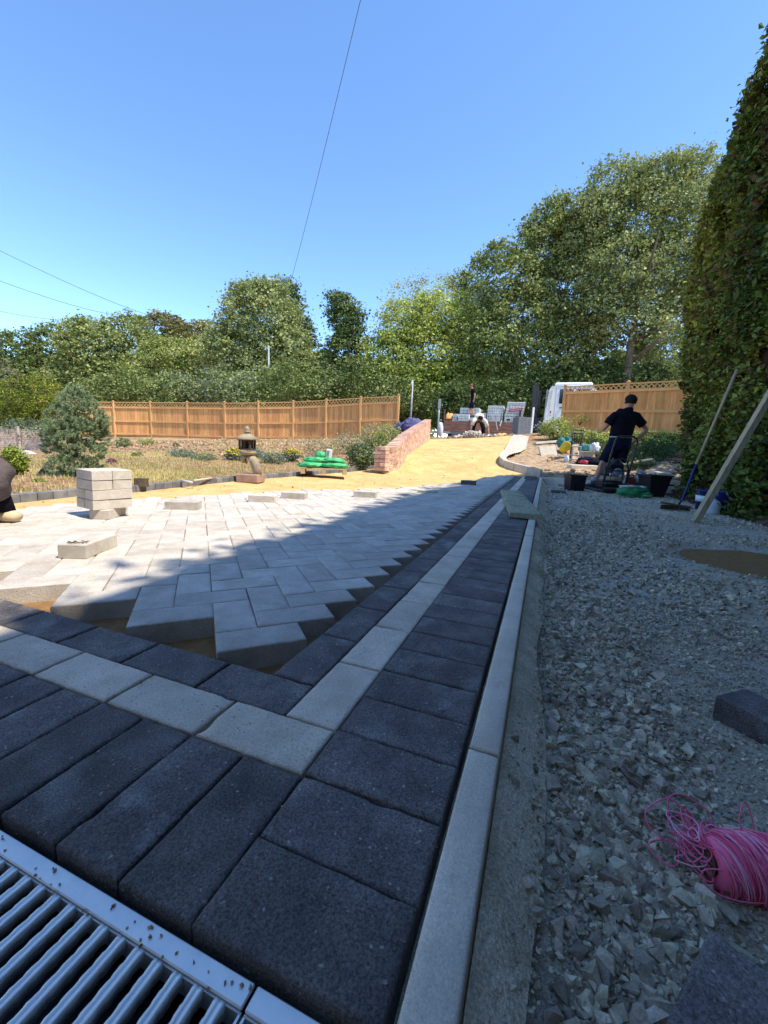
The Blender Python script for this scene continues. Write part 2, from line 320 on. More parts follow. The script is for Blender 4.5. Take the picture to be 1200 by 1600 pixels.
for x, y in ((.3,8.3),(1.2,8.1),(2.4,7.8)): cp(x, y, -.01)
for x, y, z in ((-60,0,-.5),(-60,60,1.5),(0,60,1.5),(60,60,1.5),(60,0,0),(60,-60,0),(-60,-60,0),(0,-60,0),(-15,30,1.),(5,35,1.2),(-30,5,-.3),(-12,-12,-.1)): cp(x, y, z)
_C = np.array(CP); _n = len(_C)
_D = np.sqrt(((_C[:, None, :2]-_C[None, :, :2])**2).sum(-1))
_A = np.zeros((_n+1, _n+1)); _A[:_n, :_n] = -_D - 1e-3*0 + np.eye(_n)*-0.02; _A[:_n, _n] = 1; _A[_n, :_n] = 1
_W = np.linalg.solve(_A, np.append(_C[:, 2], 0))
def Tn(X, Y):
    X = np.asarray(X, float); Y = np.asarray(Y, float); out = np.full(X.shape, _W[-1])
    for i in range(_n): out = out - _W[i]*np.hypot(X-_C[i, 0], Y-_C[i, 1])
    return out
def inpoly(X, Y, poly):
    X = np.asarray(X); Y = np.asarray(Y); c = np.zeros(X.shape, bool); j = len(poly)-1
    for i in range(len(poly)):
        xi, yi = poly[i]; xj, yj = poly[j]
        k = ((yi > Y) != (yj > Y)) & (X < (xj-xi)*(Y-yi)/((yj-yi) or 1e-9)+xi); c ^= k; j = i
    return c
def T(x, y): return float(Tn(np.array([x]), np.array([y]))[0])
def G(x, y): return -.09-.006*y
def hit(u, v, fn=None, d0=1., d1=30.):
    fn = fn or T; r = ray(u, v); d = d0
    while d < d1:
        p = CAM+r*d
        if p.z <= fn(p.x, p.y): return p
        d *= 1.01
    return p
def nz(X, Y, s, seed=0):
    return np.array([mnoise.fractal(Vector((x*s+seed, y*s, seed)), 1., 2., 4) for x, y in zip(np.ravel(X), np.ravel(Y))]).reshape(np.shape(X))

kerbL = [on(*q, .03) for q in ((-60,792),(0,777),(60,772),(115,767),(200,762),(300,752),(400,743.5),(480,738),(560,732.5),(605,729),(616,727))]
kl = [(p.x, p.y) for p in kerbL]
wallp = [at(*a) for a in WALL]
kerbR = [at(803,688,14.2), at(797,697,12.4), at(789,713,10.6), at(781,731,9.5), at(781,737,9.15), at(790,742,8.75), at(815,744.5,8.5), at(845,746.5,8.15)]
kerbX0, kerbX1 = Vector((.255,8.12,0)), Vector((3.1,7.42,0))
SANDP = [(.262,-.2),(.27,8.1)] + [(p.x, p.y) for p in reversed(kerbR[:-1])] + [(at(806,687,15.4).x, at(806,687,15.4).y), (at(660,688,16).x, at(660,688,16).y)] \
      + [(p.x, p.y) for p in reversed(wallp[1:])] + [(x, y) for x, y in reversed(kl)] + [(-3.6,-.2)]
GRAVP = [(.262,-3.),(.262,8.1),(3.1,7.45),(3.6,-3.)]
def sheet(name, poly, zf, step, material, kind='structure', jit=0., smooth=True):
    P = np.array(poly); x0, y0 = P.min(0); x1, y1 = P.max(0)
    xs = np.arange(x0, x1, step); ys = np.arange(y0, y1, step*1.0)
    X, Y = np.meshgrid(xs, ys); X = X+rng.uniform(-.2,.2,X.shape)*step; Y = Y+rng.uniform(-.2,.2,X.shape)*step
    k = inpoly(X, Y, poly); pts = [Vector((a, b)) for a, b in zip(X[k], Y[k])]
    b = []
    n = len(poly)
    for i in range(n):
        a = np.array(poly[i]); c = np.array(poly[(i+1) % n]); m = max(1, int(np.hypot(*(c-a))/step))
        b += [Vector(a+(c-a)*j/m) for j in range(m)]
    edges = [(i, (i+1) % len(b)) for i in range(len(b))]
    vs, _, fs, *_ = delaunay_2d_cdt(b+pts, edges, [], 1, 1e-5)
    V = np.array([(v.x, v.y) for v in vs]); Z = zf(V[:, 0], V[:, 1])
    me = fastmesh(name, np.column_stack([V, Z]), [tuple(f) for f in fs], 3, material, smooth)
    # orient up
    if len(me.polygons) and me.polygons[0].normal.z < 0: me.flip_normals()
    return tag(link(name, me), kind=kind)
# ================================================================ GROUND
def axis(a, b, fine0, fine1, step):
    mid = list(np.arange(fine0, fine1, step)); o = []; x = fine0; s = step
    while x > a: s *= 1.22; x -= s; o.append(x)
    p = []; x = fine1; s = step
    while x < b: s *= 1.22; x += s; p.append(x)
    return np.array(o[::-1]+mid+p)
ax = axis(-160, 160, -6, 3.6, .11); ay = axis(-60, 220, -.6, 12, .12)
X, Y = np.meshgrid(ax, ay); Z = Tn(X, Y)
near = np.hypot(X, Y) < 30
N1 = np.zeros(X.shape); N1[near] = nz(X[near], Y[near], 1.6, 3)*.035 + nz(X[near], Y[near], 6, 9)*.012
Z = Z + N1
ins = inpoly(X, Y, SANDP) | inpoly(X, Y, GRAVP) | ((X > -2.2) & (X < .4) & (Y > -1.3) & (Y < -.1))
Z = np.where(ins, np.minimum(Z, Tn(X, Y))-.22, Z)
nx, ny = len(ax), len(ay)
idx = np.arange(nx*ny).reshape(ny, nx)
F = np.stack([idx[:-1, :-1], idx[:-1, 1:], idx[1:, 1:], idx[1:, :-1]], -1).reshape(-1, 4)
tag(link('ground', fastmesh('ground', np.column_stack([X.ravel(), Y.ravel(), Z.ravel()]), F, 4, M['soil'], True)), kind='structure')

def sandz(x, y):
    z = Tn(x, y); flat = (y < 7.4) & (x > -3.3)
    k = np.clip((y-6.2)/1.2, 0, 1)
    base = -.048
    left = np.clip((-x-2.2)/.7, 0, 1)*.035       # rises to the left kerb
    zz = np.where(y < 7.4, (1-k)*(base+left)+k*z, z)
    return zz + nz(x, y, 2.2, 5)*.006 + nz(x, y, 9, 2)*.002
sand = sheet('bedding_sand', SANDP, sandz, .13, M['sand'])
n = 900; x = rng.uniform(-3.0, .2, n); y = rng.uniform(1.2, 14, n); k = inpoly(x, y, SANDP) & ~((x > -2.9+.26*y) & (y < 7.9)); x, y = x[k], y[k]
_SC = (x, y)
def gravz(x, y):
    edge = np.clip((x-.36)/.3, 0, 1)
    z = G(x, y) + edge*nz(x, y, 1.3, 11)*.016 + nz(x, y, 6, 4)*.006
    # round sunk patches
    for cx, cy, r, dep in ((1.56, 2.60, .46, .04), (1.25, 4.95, .34, .04)):
        d = np.hypot(x-cx, y-cy)/r; z = z - dep*np.clip((1.12-d)/.14, 0, 1)
    return z
grav = sheet('gravel_bed', GRAVP, gravz, .06, M['gravel'])
def patchpoly(cx, cy, r, n=28): return [(cx+r*(1+.06*math.sin(3*a+cx))*math.cos(a), cy+r*(1+.05*math.cos(2*a))*math.sin(a)) for a in [2*math.pi*i/n for i in range(n)]]
sheet('damp_sand_patch', patchpoly(1.56, 2.60, .43), lambda x, y: gravz(x, y)+.008, .05, M['sanddark'])
# darker, redder sand colour painted in for the shaded gaps at the cut edge
sheet('damp_and_shade_sand', [(-2.9,.2),(-.198,.2),(-.198,7.9),(-.36,7.9),(-.5,.62),(-2.9,.56)], lambda x, y: sandz(x, y)+.006, .05, M['sanddark'])
# haunch
hp = [(.262, -.6)] ; ys = np.arange(-.6, 8.0, .07)
hp = [(.262, y) for y in ys] + [(.326+.014*mnoise.noise(Vector((y*2.1, 0, 0)))*2+.008*mnoise.noise(Vector((y*9, 3, 0))) + (.015 if y > 1.6 else 0), y) for y in ys[::-1]]
def haz(x, y):
    k = np.clip((x-.262)/.075, 0, 1); z0 = -.038 + .008*nz(x*0, y, 2, 7)
    return z0*(1-k**1.3) + (G(x, y)+.004)*k**1.3 + nz(x, y, 14, 3)*.0035
sheet('kerb_haunch', hp, haz, .02, M['mortar'])
# rubble bed behind the cross kerb
rb = [(.3, 8.17)] + [(p.x+.03, p.y+.02) for p in kerbR[::-1]] + [(at(822,700,12.6).x, at(822,700,12.6).y), (at(900,700,12.).x, at(900,700,12.).y), (3.3, 9.6), (3.1, 7.5)]
sheet('rubble_bed', rb, lambda x, y: Tn(x, y)+.03+nz(x, y, 3, 8)*.05+nz(x, y, 11, 1)*.02, .08, M['rubble'])

# ================================================================ CRUSHED STONE
def hulls(n, npts, flat):
    out = []
    for i in range(n):
        bm = bmesh.new(); rr = random.Random(i*7+npts)
        for _ in range(npts):
            v = Vector((rr.uniform(-1, 1), rr.uniform(-1, 1), rr.uniform(-1, 1))); v = v/max(abs(v.x), abs(v.y), abs(v.z))*rr.uniform(.84, 1)
            bm.verts.new((v.x*.5*rr.uniform(.8,1.), v.y*.36, v.z*.5*flat))
        r = bmesh.ops.convex_hull(bm, input=bm.verts)
        bmesh.ops.delete(bm, geom=[g for g in set(r['geom_interior']+r['geom_unused']) if isinstance(g, bmesh.types.BMVert)], context='VERTS')
        bmesh.ops.triangulate(bm, faces=bm.faces); bm.verts.index_update()
        out.append((np.array([v.co[:] for v in bm.verts]), np.array([[v.index for v in f.verts] for f in bm.faces]))); bm.free()
    return out
HUL = hulls(32, 10, .68)
def scatter(name, P, S, hl, material, tilt=.5, label=None, sink=.3, cat=None):
    """merge many stones"""
    VV = []; FF = []; base = 0
    N = len(P); kind = rng.integers(0, len(hl), N)
    az = rng.uniform(0, 2*math.pi, N); tx = rng.normal(0, tilt, N); ty = rng.normal(0, tilt, N)
    for k, (v, f) in enumerate(hl):
        I = np.where(kind == k)[0]
        if not len(I): continue
        ca, sa = np.cos(az[I]), np.sin(az[I]); cx, sx = np.cos(tx[I]), np.sin(tx[I]); cy, sy = np.cos(ty[I]), np.sin(ty[I])
        x, y, z = v[None, :, 0], v[None, :, 1], v[None, :, 2]
        y2 = y*cx[:, None]-z*sx[:, None]; z2 = y*sx[:, None]+z*cx[:, None]
        x3 = x*cy[:, None]+z2*sy[:, None]; z3 = -x*sy[:, None]+z2*cy[:, None]
        x4 = x3*ca[:, None]-y2*sa[:, None]; y4 = x3*sa[:, None]+y2*ca[:, None]
        s = S[I][:, None]
        W = np.stack([P[I, 0][:, None]+x4*s, P[I, 1][:, None]+y4*s, P[I, 2][:, None]+(z3+sink*.5)*s], -1)
        nv = v.shape[0]; VV.append(W.reshape(-1, 3))
        FF.append((f[None]+(base+np.arange(len(I))*nv)[:, None, None]).reshape(-1, 3)); base += nv*len(I)
    o = link(name, fastmesh(name, np.concatenate(VV), np.concatenate(FF), 3, material))
    return tag(o, label, cat, kind='stuff')
def gpts(n, x0, x1, y0, y1, dens=None):
    x = rng.uniform(x0, x1, n); y = rng.uniform(y0, y1, n); keep = x > .322+.012*np.sin(y*7)+rng.exponential(.006, n)
    for cx, cy, r in ((1.56, 2.60, .42),): keep &= np.hypot(x-cx, y-cy) > r
    if dens is not None: keep &= rng.uniform(0, 1, n) < dens(x, y)
    x, y = x[keep], y[keep]; return np.column_stack([x, y, gravz(x, y)])
def coarse(x, y):
    k = np.exp(-((x-.44)/.13)**2)*.95 + .30*np.clip(nz(x, y, 2.6, 21)+.05, 0, 1)
    k = np.where(y > 1.0, np.maximum(k, np.where(x < 1.0, .55, .28)+.45*nz(x, y, 2., 5)), k)
    return np.clip(k, 0.03, 1)
P = gpts(30000, .34, 1.5, -.2, 1.4, coarse); S = rng.lognormal(math.log(.0128), .45, len(P)).clip(.006, .036)*np.where(P[:, 0] > .62, .75, 1.)
A = [(P, S)]
P = gpts(50000, .34, 1.4, -.2, 1.3, lambda x, y: .35+.6*np.clip(coarse(x, y), 0, 1)); A.append((P, rng.lognormal(math.log(.0062), .3, len(P)).clip(.003, .012)))
P = gpts(22000, .34, 2.7, 1.3, 3.6, coarse); A.append((P, rng.lognormal(math.log(.017), .38, len(P)).clip(.008, .04)))
P = gpts(9000, .34, 2.9, 1.2, 4.5, lambda x, y: .8+0*x); A.append((P, rng.lognormal(math.log(.011), .2, len(P))))
P = gpts(7000, .34, 3.0, 3.6, 7.6, lambda x, y: np.clip(.75+nz(x, y, 1.2, 4)-np.clip((x-1.1)/1.2,0,.6), .08, 1)); A.append((P, rng.lognormal(math.log(.021), .3, len(P))))
scatter('crushed_stone', np.concatenate([a for a, _ in A]), np.concatenate([s for _, s in A]), HUL, M['stone'], .45, 'loose angular grey crushed stone covering the ground right of the kerb')
scatter('sand_clods', np.column_stack([_SC[0], _SC[1], sandz(*_SC)+.002]), rng.lognormal(math.log(.013), .5, len(_SC[0])).clip(.004, .035), HUL, M['sand'], .5, 'small clods on the raked sand')
# few stones on the haunch
n = 1500; y = rng.uniform(-.18, 3.5, n); x = .322-rng.exponential(.010, n)+.008; k = x > .27; x, y = x[k], y[k]
scatter('loose_stone_chips', np.column_stack([x, y, haz(x, y)-.001]), rng.lognormal(math.log(.0055), .45, len(x)).clip(.002, .016), HUL, M['stone'], .5)
n = 26; x = rng.uniform(.275, .35, n); y = np.concatenate([rng.uniform(-.12, .35, 18), rng.uniform(.35, 3, 8)])
scatter('loose_stone_chips', np.column_stack([x, y, haz(x, y)]), rng.uniform(.005, .019, n), HUL, M['stone'], .4)

# ================================================================ PAVING BLOCKS
def rough_block(name, L, W, H, nxx, nyy, seed, material, amp=.0012, ch=.0037):
    """a paver whose arrises wobble like cast concrete"""
    xs = [-L/2, -L/2+ch*.45, -L/2+ch] + list(np.linspace(-L/2+ch, L/2-ch, nxx+2)[1:-1]) + [L/2-ch, L/2-ch*.45, L/2]
    ys = [-W/2, -W/2+ch*.45, -W/2+ch] + list(np.linspace(-W/2+ch, W/2-ch, nyy+2)[1:-1]) + [W/2-ch, W/2-ch*.45, W/2]
    vs = []; nX, nY = len(xs), len(ys)
    for j, y in enumerate(ys):
        for i, x in enumerate(xs):
            d = min(i, nX-1-i, j, nY-1-j); z = {0: -ch*.95, 1: -ch*.30}.get(d, 0)
            p = Vector((x, y, 0))*38+Vector((seed*9.7, seed*3.3, 0)); nv = mnoise.noise(p); n2 = mnoise.noise(p*2.7)
            if d <= 1: z += (nv*1.1+n2*.5)*amp; x2 = x - math.copysign(1, x)*(abs(n2)*amp if i in (0, nX-1) else 0); y2 = y - math.copysign(1, y)*(abs(nv)*amp*1.2 if j in (0, nY-1) else 0)
            else: z += nv*amp*.25; x2, y2 = x, y
            if d <= 2 and nxx > 10: z -= max(0, mnoise.noise(p*.55+Vector((50, 9, 3)))-.36)*.012
            vs.append((x2, y2, z))
    fs = [(j*nX+i, j*nX+i+1, (j+1)*nX+i+1, (j+1)*nX+i) for j in range(nY-1) for i in range(nX-1)]
    ring = [i for i in range(nX)] + [j*nX+nX-1 for j in range(1, nY)] + [(nY-1)*nX+i for i in range(nX-2, -1, -1)] + [j*nX for j in range(nY-2, 0, -1)]
    b = len(vs); vs += [(vs[i][0], vs[i][1], -H) for i in ring]; n = len(ring)
    fs += [(ring[(k+1) % n], ring[k], b+k, b+(k+1) % n) for k in range(n)]
    me = bpy.data.meshes.new(name); me.from_pydata(vs, [], fs); me.materials.append(material)
    sm = np.zeros(len(fs), bool); sm[:(nX-1)*(nY-1)] = True; me.polygons.foreach_set('use_smooth', sm); me.update(); return me
def simple_block(name, L, W, H, ch, material):
    mb = MB(); a, b = L/2, W/2; c = ch
    vs = [(-a,-b,-H),(a,-b,-H),(a,b,-H),(-a,b,-H),(-a,-b,-c),(a,-b,-c),(a,b,-c),(-a,b,-c),(-a+c,-b+c,0),(a-c,-b+c,0),(a-c,b-c,0),(-a+c,b-c,0)]
    fs = [(3,2,1,0),(8,9,10,11)]
    for o in (0, 4): fs += [(o+i, o+(i+1)%4, o+4+(i+1)%4, o+4+i) for i in range(4)]
    mb.add(vs, fs); return mb.mesh(name, material)
BL, BW, BH = .2, .0985, .055
near_d = [rough_block('block', BL, BW, BH, 28, 14, s, M['dark']) for s in range(5)]
mid_d = [rough_block('block', BL, BW, BH, 6, 3, s+20, M['dark'], .0008) for s in range(4)]
near_l = [rough_block('block', BL, BW, BH, 28, 14, s+5, M['light'], .0009, .0038) for s in range(4)]
mid_l = [rough_block('block', BL, BW, BH, 6, 3, s+30, M['light'], .0006, .0038) for s in range(3)]
near_h = [rough_block('block', BL-.0005, BW+.0005, .06, 16, 8, s+50, M['herring'], .0008, .0032) for s in range(4)]
far_h = [simple_block('block', BL-.0005, BW+.0005, .06, .0035, M['herring']), simple_block('block', BL-.001, BW-.0005, .06, .004, M['herring'])]
def put(me, name, parent, x, y, z, rz, j=.0012):
    o = bpy.data.objects.new(name, me); COL.objects.link(o); o.parent = parent
    o.location = (x+random.uniform(-j, j)*.5, y+random.uniform(-j, j)*.5, z+random.uniform(-j, j)*.8)
    o.rotation_euler = (random.uniform(-1, 1)*j*3, random.uniform(-1, 1)*j*3, rz+random.uniform(-j, j)*2+(math.pi if random.random() < .5 else 0))
    return o
LP, WP, SP_ = .206, .1007, .1045
# border bands: bed of mortar below, blocks above
mb = MB(); mb.box((-1.05+.0, -.0035, -.055), (2.62, .405, .02)); mb.box((.003, 4.05+.1, -.0555), (.408, 7.9, .019))
border = tag(mb.build('border_paving', M['mortar']), 'border of charcoal and pale block courses edging the driveway', kind='structure')
hp2 = math.pi/2
for i in range(15):       # left soldiers
    put(random.choice(near_d), 'soldier_block', border, -SP_*(i+.5), -LP/2, 0, hp2).scale = (1.012, 1.03, 1)
k = -1.97
y = -.206+SP_*.5; i = 0
while y < 8.02:           # right soldiers
    me = random.choice(near_d if y < 1.4 else mid_d)
    put(me, 'soldier_block', border, LP/2-.001, y, 0, 0).scale = (1.012, 1.03, 1); y += SP_
for i in range(11): put(random.choice(near_l), 'pale_stretcher_block', border, -LP*(i+.5), WP/2, .001, 0)
y = WP+LP/2
while y < 8.05: put(random.choice(near_l if y < 1.5 else mid_l), 'pale_stretcher_block', border, -WP/2, y, .001, hp2); y += LP
for i in range(11): put(random.choice(near_d), 'charcoal_stretcher_block', border, -WP-LP*(i+.5), WP*1.5, 0, 0)
y = 2*WP+LP/2
while y < 8.05: put(random.choice(near_d if y < 1.5 else mid_d), 'charcoal_stretcher_block', border, -WP*1.5, y, 0, hp2); y += LP
# sand crumbs and grit trodden onto the blocks
n = 2600; x = np.concatenate([rng.uniform(-1.6, .25, n//2), rng.uniform(-.28, .25, n//2)]); y = np.concatenate([rng.uniform(-.19, .2, n//2), rng.uniform(-.19, 3.2, n//2)**1.0])
scatter('sand_crumbs', np.column_stack([x, y, np.full(n, .0008)]), rng.lognormal(math.log(.0014), .4, n).clip(.0007, .004), HUL, M['rubble'], .5)
# herringbone field
PB = [(-2.72,.2),(-2.72,.90),(-2.62,1.2),(-2.52,1.66),(-2.24,2.45),(-1.95,3.05),(-1.42,3.65),(-1.10,4.35),(-.93,5.0),(-.74,5.9),(-.66,6.8),(-.50,7.5),(-.42,8.0),(-.2,8.0),(-.2,.2)]
a0, b0 = -.102, .3906; u = .1002; q2 = math.sqrt(2); cells = []
for m_ in range(-60, 90):
    for n_ in range(-60, 60):
        a = a0+u*(m_-2*n_); b = b0+u*(m_+2*n_)
        for kind, (ca, cb) in (('h', (a+u, b+u/2)), ('v', (a+u/2, b+2*u))):
            x, y = (ca-cb)/q2, (ca+cb)/q2
            if x > -.2 or y < .2 or x < -3 or y > 8.1: continue
            da, db = (u, u/2) if kind == 'h' else (u/2, u)
            cs = [((ca+i*da-cb-j*db)/q2, (ca+i*da+cb+j*db)/q2) for i in (-1, 1) for j in (-1, 1)]
            if max(c[0] for c in cs) > -.2 or min(c[1] for c in cs) < .2015: continue
            if not inpoly(np.array([x]), np.array([y]), PB)[0]: continue
            cells.append((math.hypot(x-CAM.x, y-CAM.y), x, y, kind))
cells.sort()
field = empty('herringbone_paving', (0, 0, 0), 0, 'grey blocks laid in herringbone over sand', kind='structure')
rest = MB()
for i, (d, x, y, kind) in enumerate(cells):
    rz = math.pi/4 if kind == 'h' else -math.pi/4
    if i < 300: put(random.choice(near_h if d < 1.7 else far_h), 'paving_block', field, x, y, .012, rz, .0013)
    else:
        v = far_h[i % 2]; R = Matrix.Rotation(rz+random.uniform(-.004, .004), 3, 'Z'); zz = .012+random.uniform(-.002, .002)
        rest.add([R @ vv.co + Vector((x, y, zz)) for vv in v.vertices], [tuple(p.vertices) for p in v.polygons])
hr = mat('grey_block_field', [(.40,.36,.295),(.49,.45,.38),(.58,.545,.47)], 11, .9, .8, 230, .003, .2, island=.14, grit=(320,.22))
tag(rest.build('paving_block_field', hr, field), kind='stuff')
print('herringbone', len(cells))

# concrete edging kerb, 915 mm lengths
kerb = empty('edging_kerb', (.236, -.2, 0), 0, 'long pale concrete pin kerb running beside the charcoal blocks', 'kerb')
y = -.915+.7457*.206-.03-.002
y0 = .154-.918*2; j = 0
while y0 < 8.0:
    y1 = min(y0+.914, 8.08)
    me = rough_block('kerb', y1-y0, .0475, .14, 20, 2, j+70, M['kerb'], .0006, .004)
    o = bpy.data.objects.new('kerb_length', me); COL.objects.link(o); o.parent = kerb
    o.location = Vector((.2365, (y0+y1)/2, .004+random.uniform(-.001, .001)))-kerb.location; o.rotation_euler = (0, 0, hp2+random.uniform(-.0012, .0012))
    y0 += .918; j += 1
# cross kerb
d = (kerbX1-kerbX0); ln = d.length; ang = math.atan2(d.y, d.x); n = int(ln/.918)+1
ck = empty('cross_kerb', kerbX0, ang, 'pale concrete kerb crossing behind the gravel at the foot of the rubble bed', 'kerb')
for i in range(n):
    me = rough_block('kerb', .914, .06, .3, 12, 2, i+90, M['kerb'], .001, .006)
    o = bpy.data.objects.new('kerb_length', me); COL.objects.link(o); o.parent = ck; o.location = (i*.918+.457, 0, .012)
# curved concrete kerb on the right of the sand with a haunch of fresh concrete
def polyline(pts, step):
    out = [Vector(pts[0])]; 
    L = [0]
    for a, b in zip(pts[:-1], pts[1:]): L.append(L[-1]+(Vector(b)-Vector(a)).length)
    n = max(2, int(L[-1]/step)); res = []
    for k in range(n+1):
        s = L[-1]*k/n; i = max(j for j in range(len(L)-1) if L[j] <= s+1e-9); t = (s-L[i])/(L[i+1]-L[i]); res.append(Vector(pts[i]).lerp(Vector(pts[i+1]), t))
    return res
pk = polyline([Vector((p.x, p.y, 0)) for p in kerbR], .3)
rk = empty('curved_kerb', (pk[0].x, pk[0].y, T(pk[0].x, pk[0].y)), 0, 'short concrete kerb curving along the right edge of the sand', 'kerb')
for a, b in zip(pk[:-1], pk[1:]):
    c = (a+b)/2; za, zb = T(a.x, a.y), T(b.x, b.y); dd = b-a
    mb = MB(); rot = Matrix.Rotation(math.atan2(dd.y, dd.x), 3, 'Z') @ Matrix.Rotation(-math.atan2(zb-za, dd.length), 3, 'Y')
    mb.box((0, 0, 0), (dd.length-.004, .06, .24), rot, .006)
    o = mb.build('kerb_length', M['slab'], rk); o.location = Vector((c.x, c.y, (za+zb)/2+.035))-rk.location
out = []
for i, p in enumerate(pk):
    t = (pk[min(i+1, len(pk)-1)]-pk[max(i-1, 0)]).normalized(); nrm = Vector((-t.y, t.x, 0))
    if nrm.x < 0 and i < len(pk)*.6: nrm = -nrm
    if i >= len(pk)*.6 and nrm.y < 0: nrm = -nrm
    f_ = i/(len(pk)-1); wd = .40*max(0, 1-max(0, f_-.45)/.4)+.06
    out.append(p+nrm*(.02+wd))
hpoly = [(p.x, p.y) for p in pk]+[(p.x, p.y) for p in out[::-1]]
def hz2(x, y):
    X = np.asarray(x); Y = np.asarray(y); d = np.min([np.hypot(X-p.x, Y-p.y) for p in polyline(pk, .05)], 0)
    return Tn(X, Y)+.150-.07*np.clip(d/.42, 0, 1)**2+nz(X, Y, 8, 2)*.012
sheet('concrete_haunch', hpoly, hz2, .06, M['concrete'])

# left edge: charcoal blocks stood on edge in a curve
gk = empty('garden_edging', (kl[4][0], kl[4][1], 0), 0, 'curved edging of charcoal blocks on edge between garden and sand', 'edging')
pl = polyline([Vector((x, y, 0)) for x, y in kl], .104)
eb = simple_block('block', .1, .06, .12, .005, M['edging']); vis = [p for p in pl]
seg = list(zip(pl[:-1], pl[1:]))
seg.sort(key=lambda s: (s[0]-CAM).length)
rest = MB()
for i, (a, b) in enumerate(seg):
    c = (a+b)/2; dd = b-a; zz = .046 + max(0, (c.y-5.5))*.012
    if i < 290:
        o = bpy.data.objects.new('edging_block', eb); COL.objects.link(o); o.parent = gk
        o.location = Vector((c.x, c.y, zz+random.uniform(-.002, .002)))-gk.location; o.rotation_euler = (0, 0, math.atan2(dd.y, dd.x))
    else:
        R = Matrix.Rotation(math.atan2(dd.y, dd.x), 3, 'Z'); rest.add([R @ v.co+Vector((c.x, c.y, zz))-gk.location for v in eb.vertices], [tuple(p.vertices) for p in eb.polygons])
if rest.v: tag(rest.build('edging_block_run', M['dark'], gk), kind='stuff')

# ================================================================ DRAIN
dr = empty('drain_channel', (-.2, -.21, -.012), 0, 'galvanised steel drain grating with parallel bars in front of the charcoal blocks', 'drain')
def local(o): o.location = -dr.location; return o
Y1, Y2 = -.212, -.352
for (xa, xb) in ((-.415, .0835), (.0865, .262), (-.918, -.418)):
    mb = MB()
    mb.box(((xa+xb)/2, Y1-.0095, -.0135), (xb-xa, .019, .004), None, .0012); mb.box(((xa+xb)/2, Y2+.0095, -.0135), (xb-xa, .019, .004), None, .0012)
    for Yc in (Y1-.0195, Y2+.0195): mb.box(((xa+xb)/2, Yc, -.026), (xb-xa, .0018, .0205))
    for xc in (xa+.001, xb-.001): mb.box((xc, (Y1+Y2)/2, -.026), (.0022, Y1-Y2-.04, .0205))
    fr = local(mb.build('grating_frame', M['galv'], dr))
mb = MB(); cx = -.33; Wd = 1.18
mb.box((cx, Y1+.0005, -.075), (Wd, .0015, .10)); mb.box((cx, Y2-.0005, -.075), (Wd, .0015, .10)); mb.box((cx, (Y1+Y2)/2, -.125), (Wd, .142, .002))
local(mb.build('channel_body', M['black'], dr))
mb = MB(); n = 30; L = Y1-Y2-.042
prof = [(-.0056,-.012),(.0056,-.012),(.0056,-.0012),(.0040,.0002),(.0016,.0004),(.0006,-.0011),(-.0006,-.0011),(-.0016,.0004),(-.0040,.0002),(-.0056,-.0012)]
vs = []
for i in range(n+1):
    y = -L*i/n; wob = .00055*math.sin(i*1.35)+.0003*math.sin(i*2.9)
    for (px, pz) in prof: vs.append((px*(1+wob*90)+wob*.4, y, pz+(wob if pz > -.01 else 0)))
m_ = len(prof); fs = [(i*m_+k, (i+1)*m_+k, (i+1)*m_+(k+1) % m_, i*m_+(k+1) % m_) for i in range(n) for k in range(m_)]
fs += [tuple(range(m_)), tuple(n*m_+k for k in range(m_-1, -1, -1))]
mb.add(vs, fs, True); bar = mb.mesh('bar', M['galv'])
x = .062-.0243*33
while x < .245:
    if abs(x-.085) > .008:
        o = bpy.data.objects.new('grating_bar', bar); COL.objects.link(o); o.parent = dr; o.location = Vector((x, Y1-.0205, -.0125))-dr.location; o.scale.x = random.uniform(.95, 1.05)
    x += .0243
n = 60; P = np.column_stack([rng.uniform(-.5, .1, n), rng.uniform(Y1-.022, Y1-.004, n), np.full(n, -.0110)])
deb = scatter('sand_crumbs', P, rng.uniform(.0015, .005, n), HUL, mat('crumb', [(.30,.2,.1),(.4,.28,.15)], 40, .95, island=.3), .5)
th = MB(); th.box((-.4, -.75, -.07), (3.4, .79, .13), None, .004)
tag(th.build('threshold_slab', M['mortar']), 'concrete ground behind the drain', kind='structure')
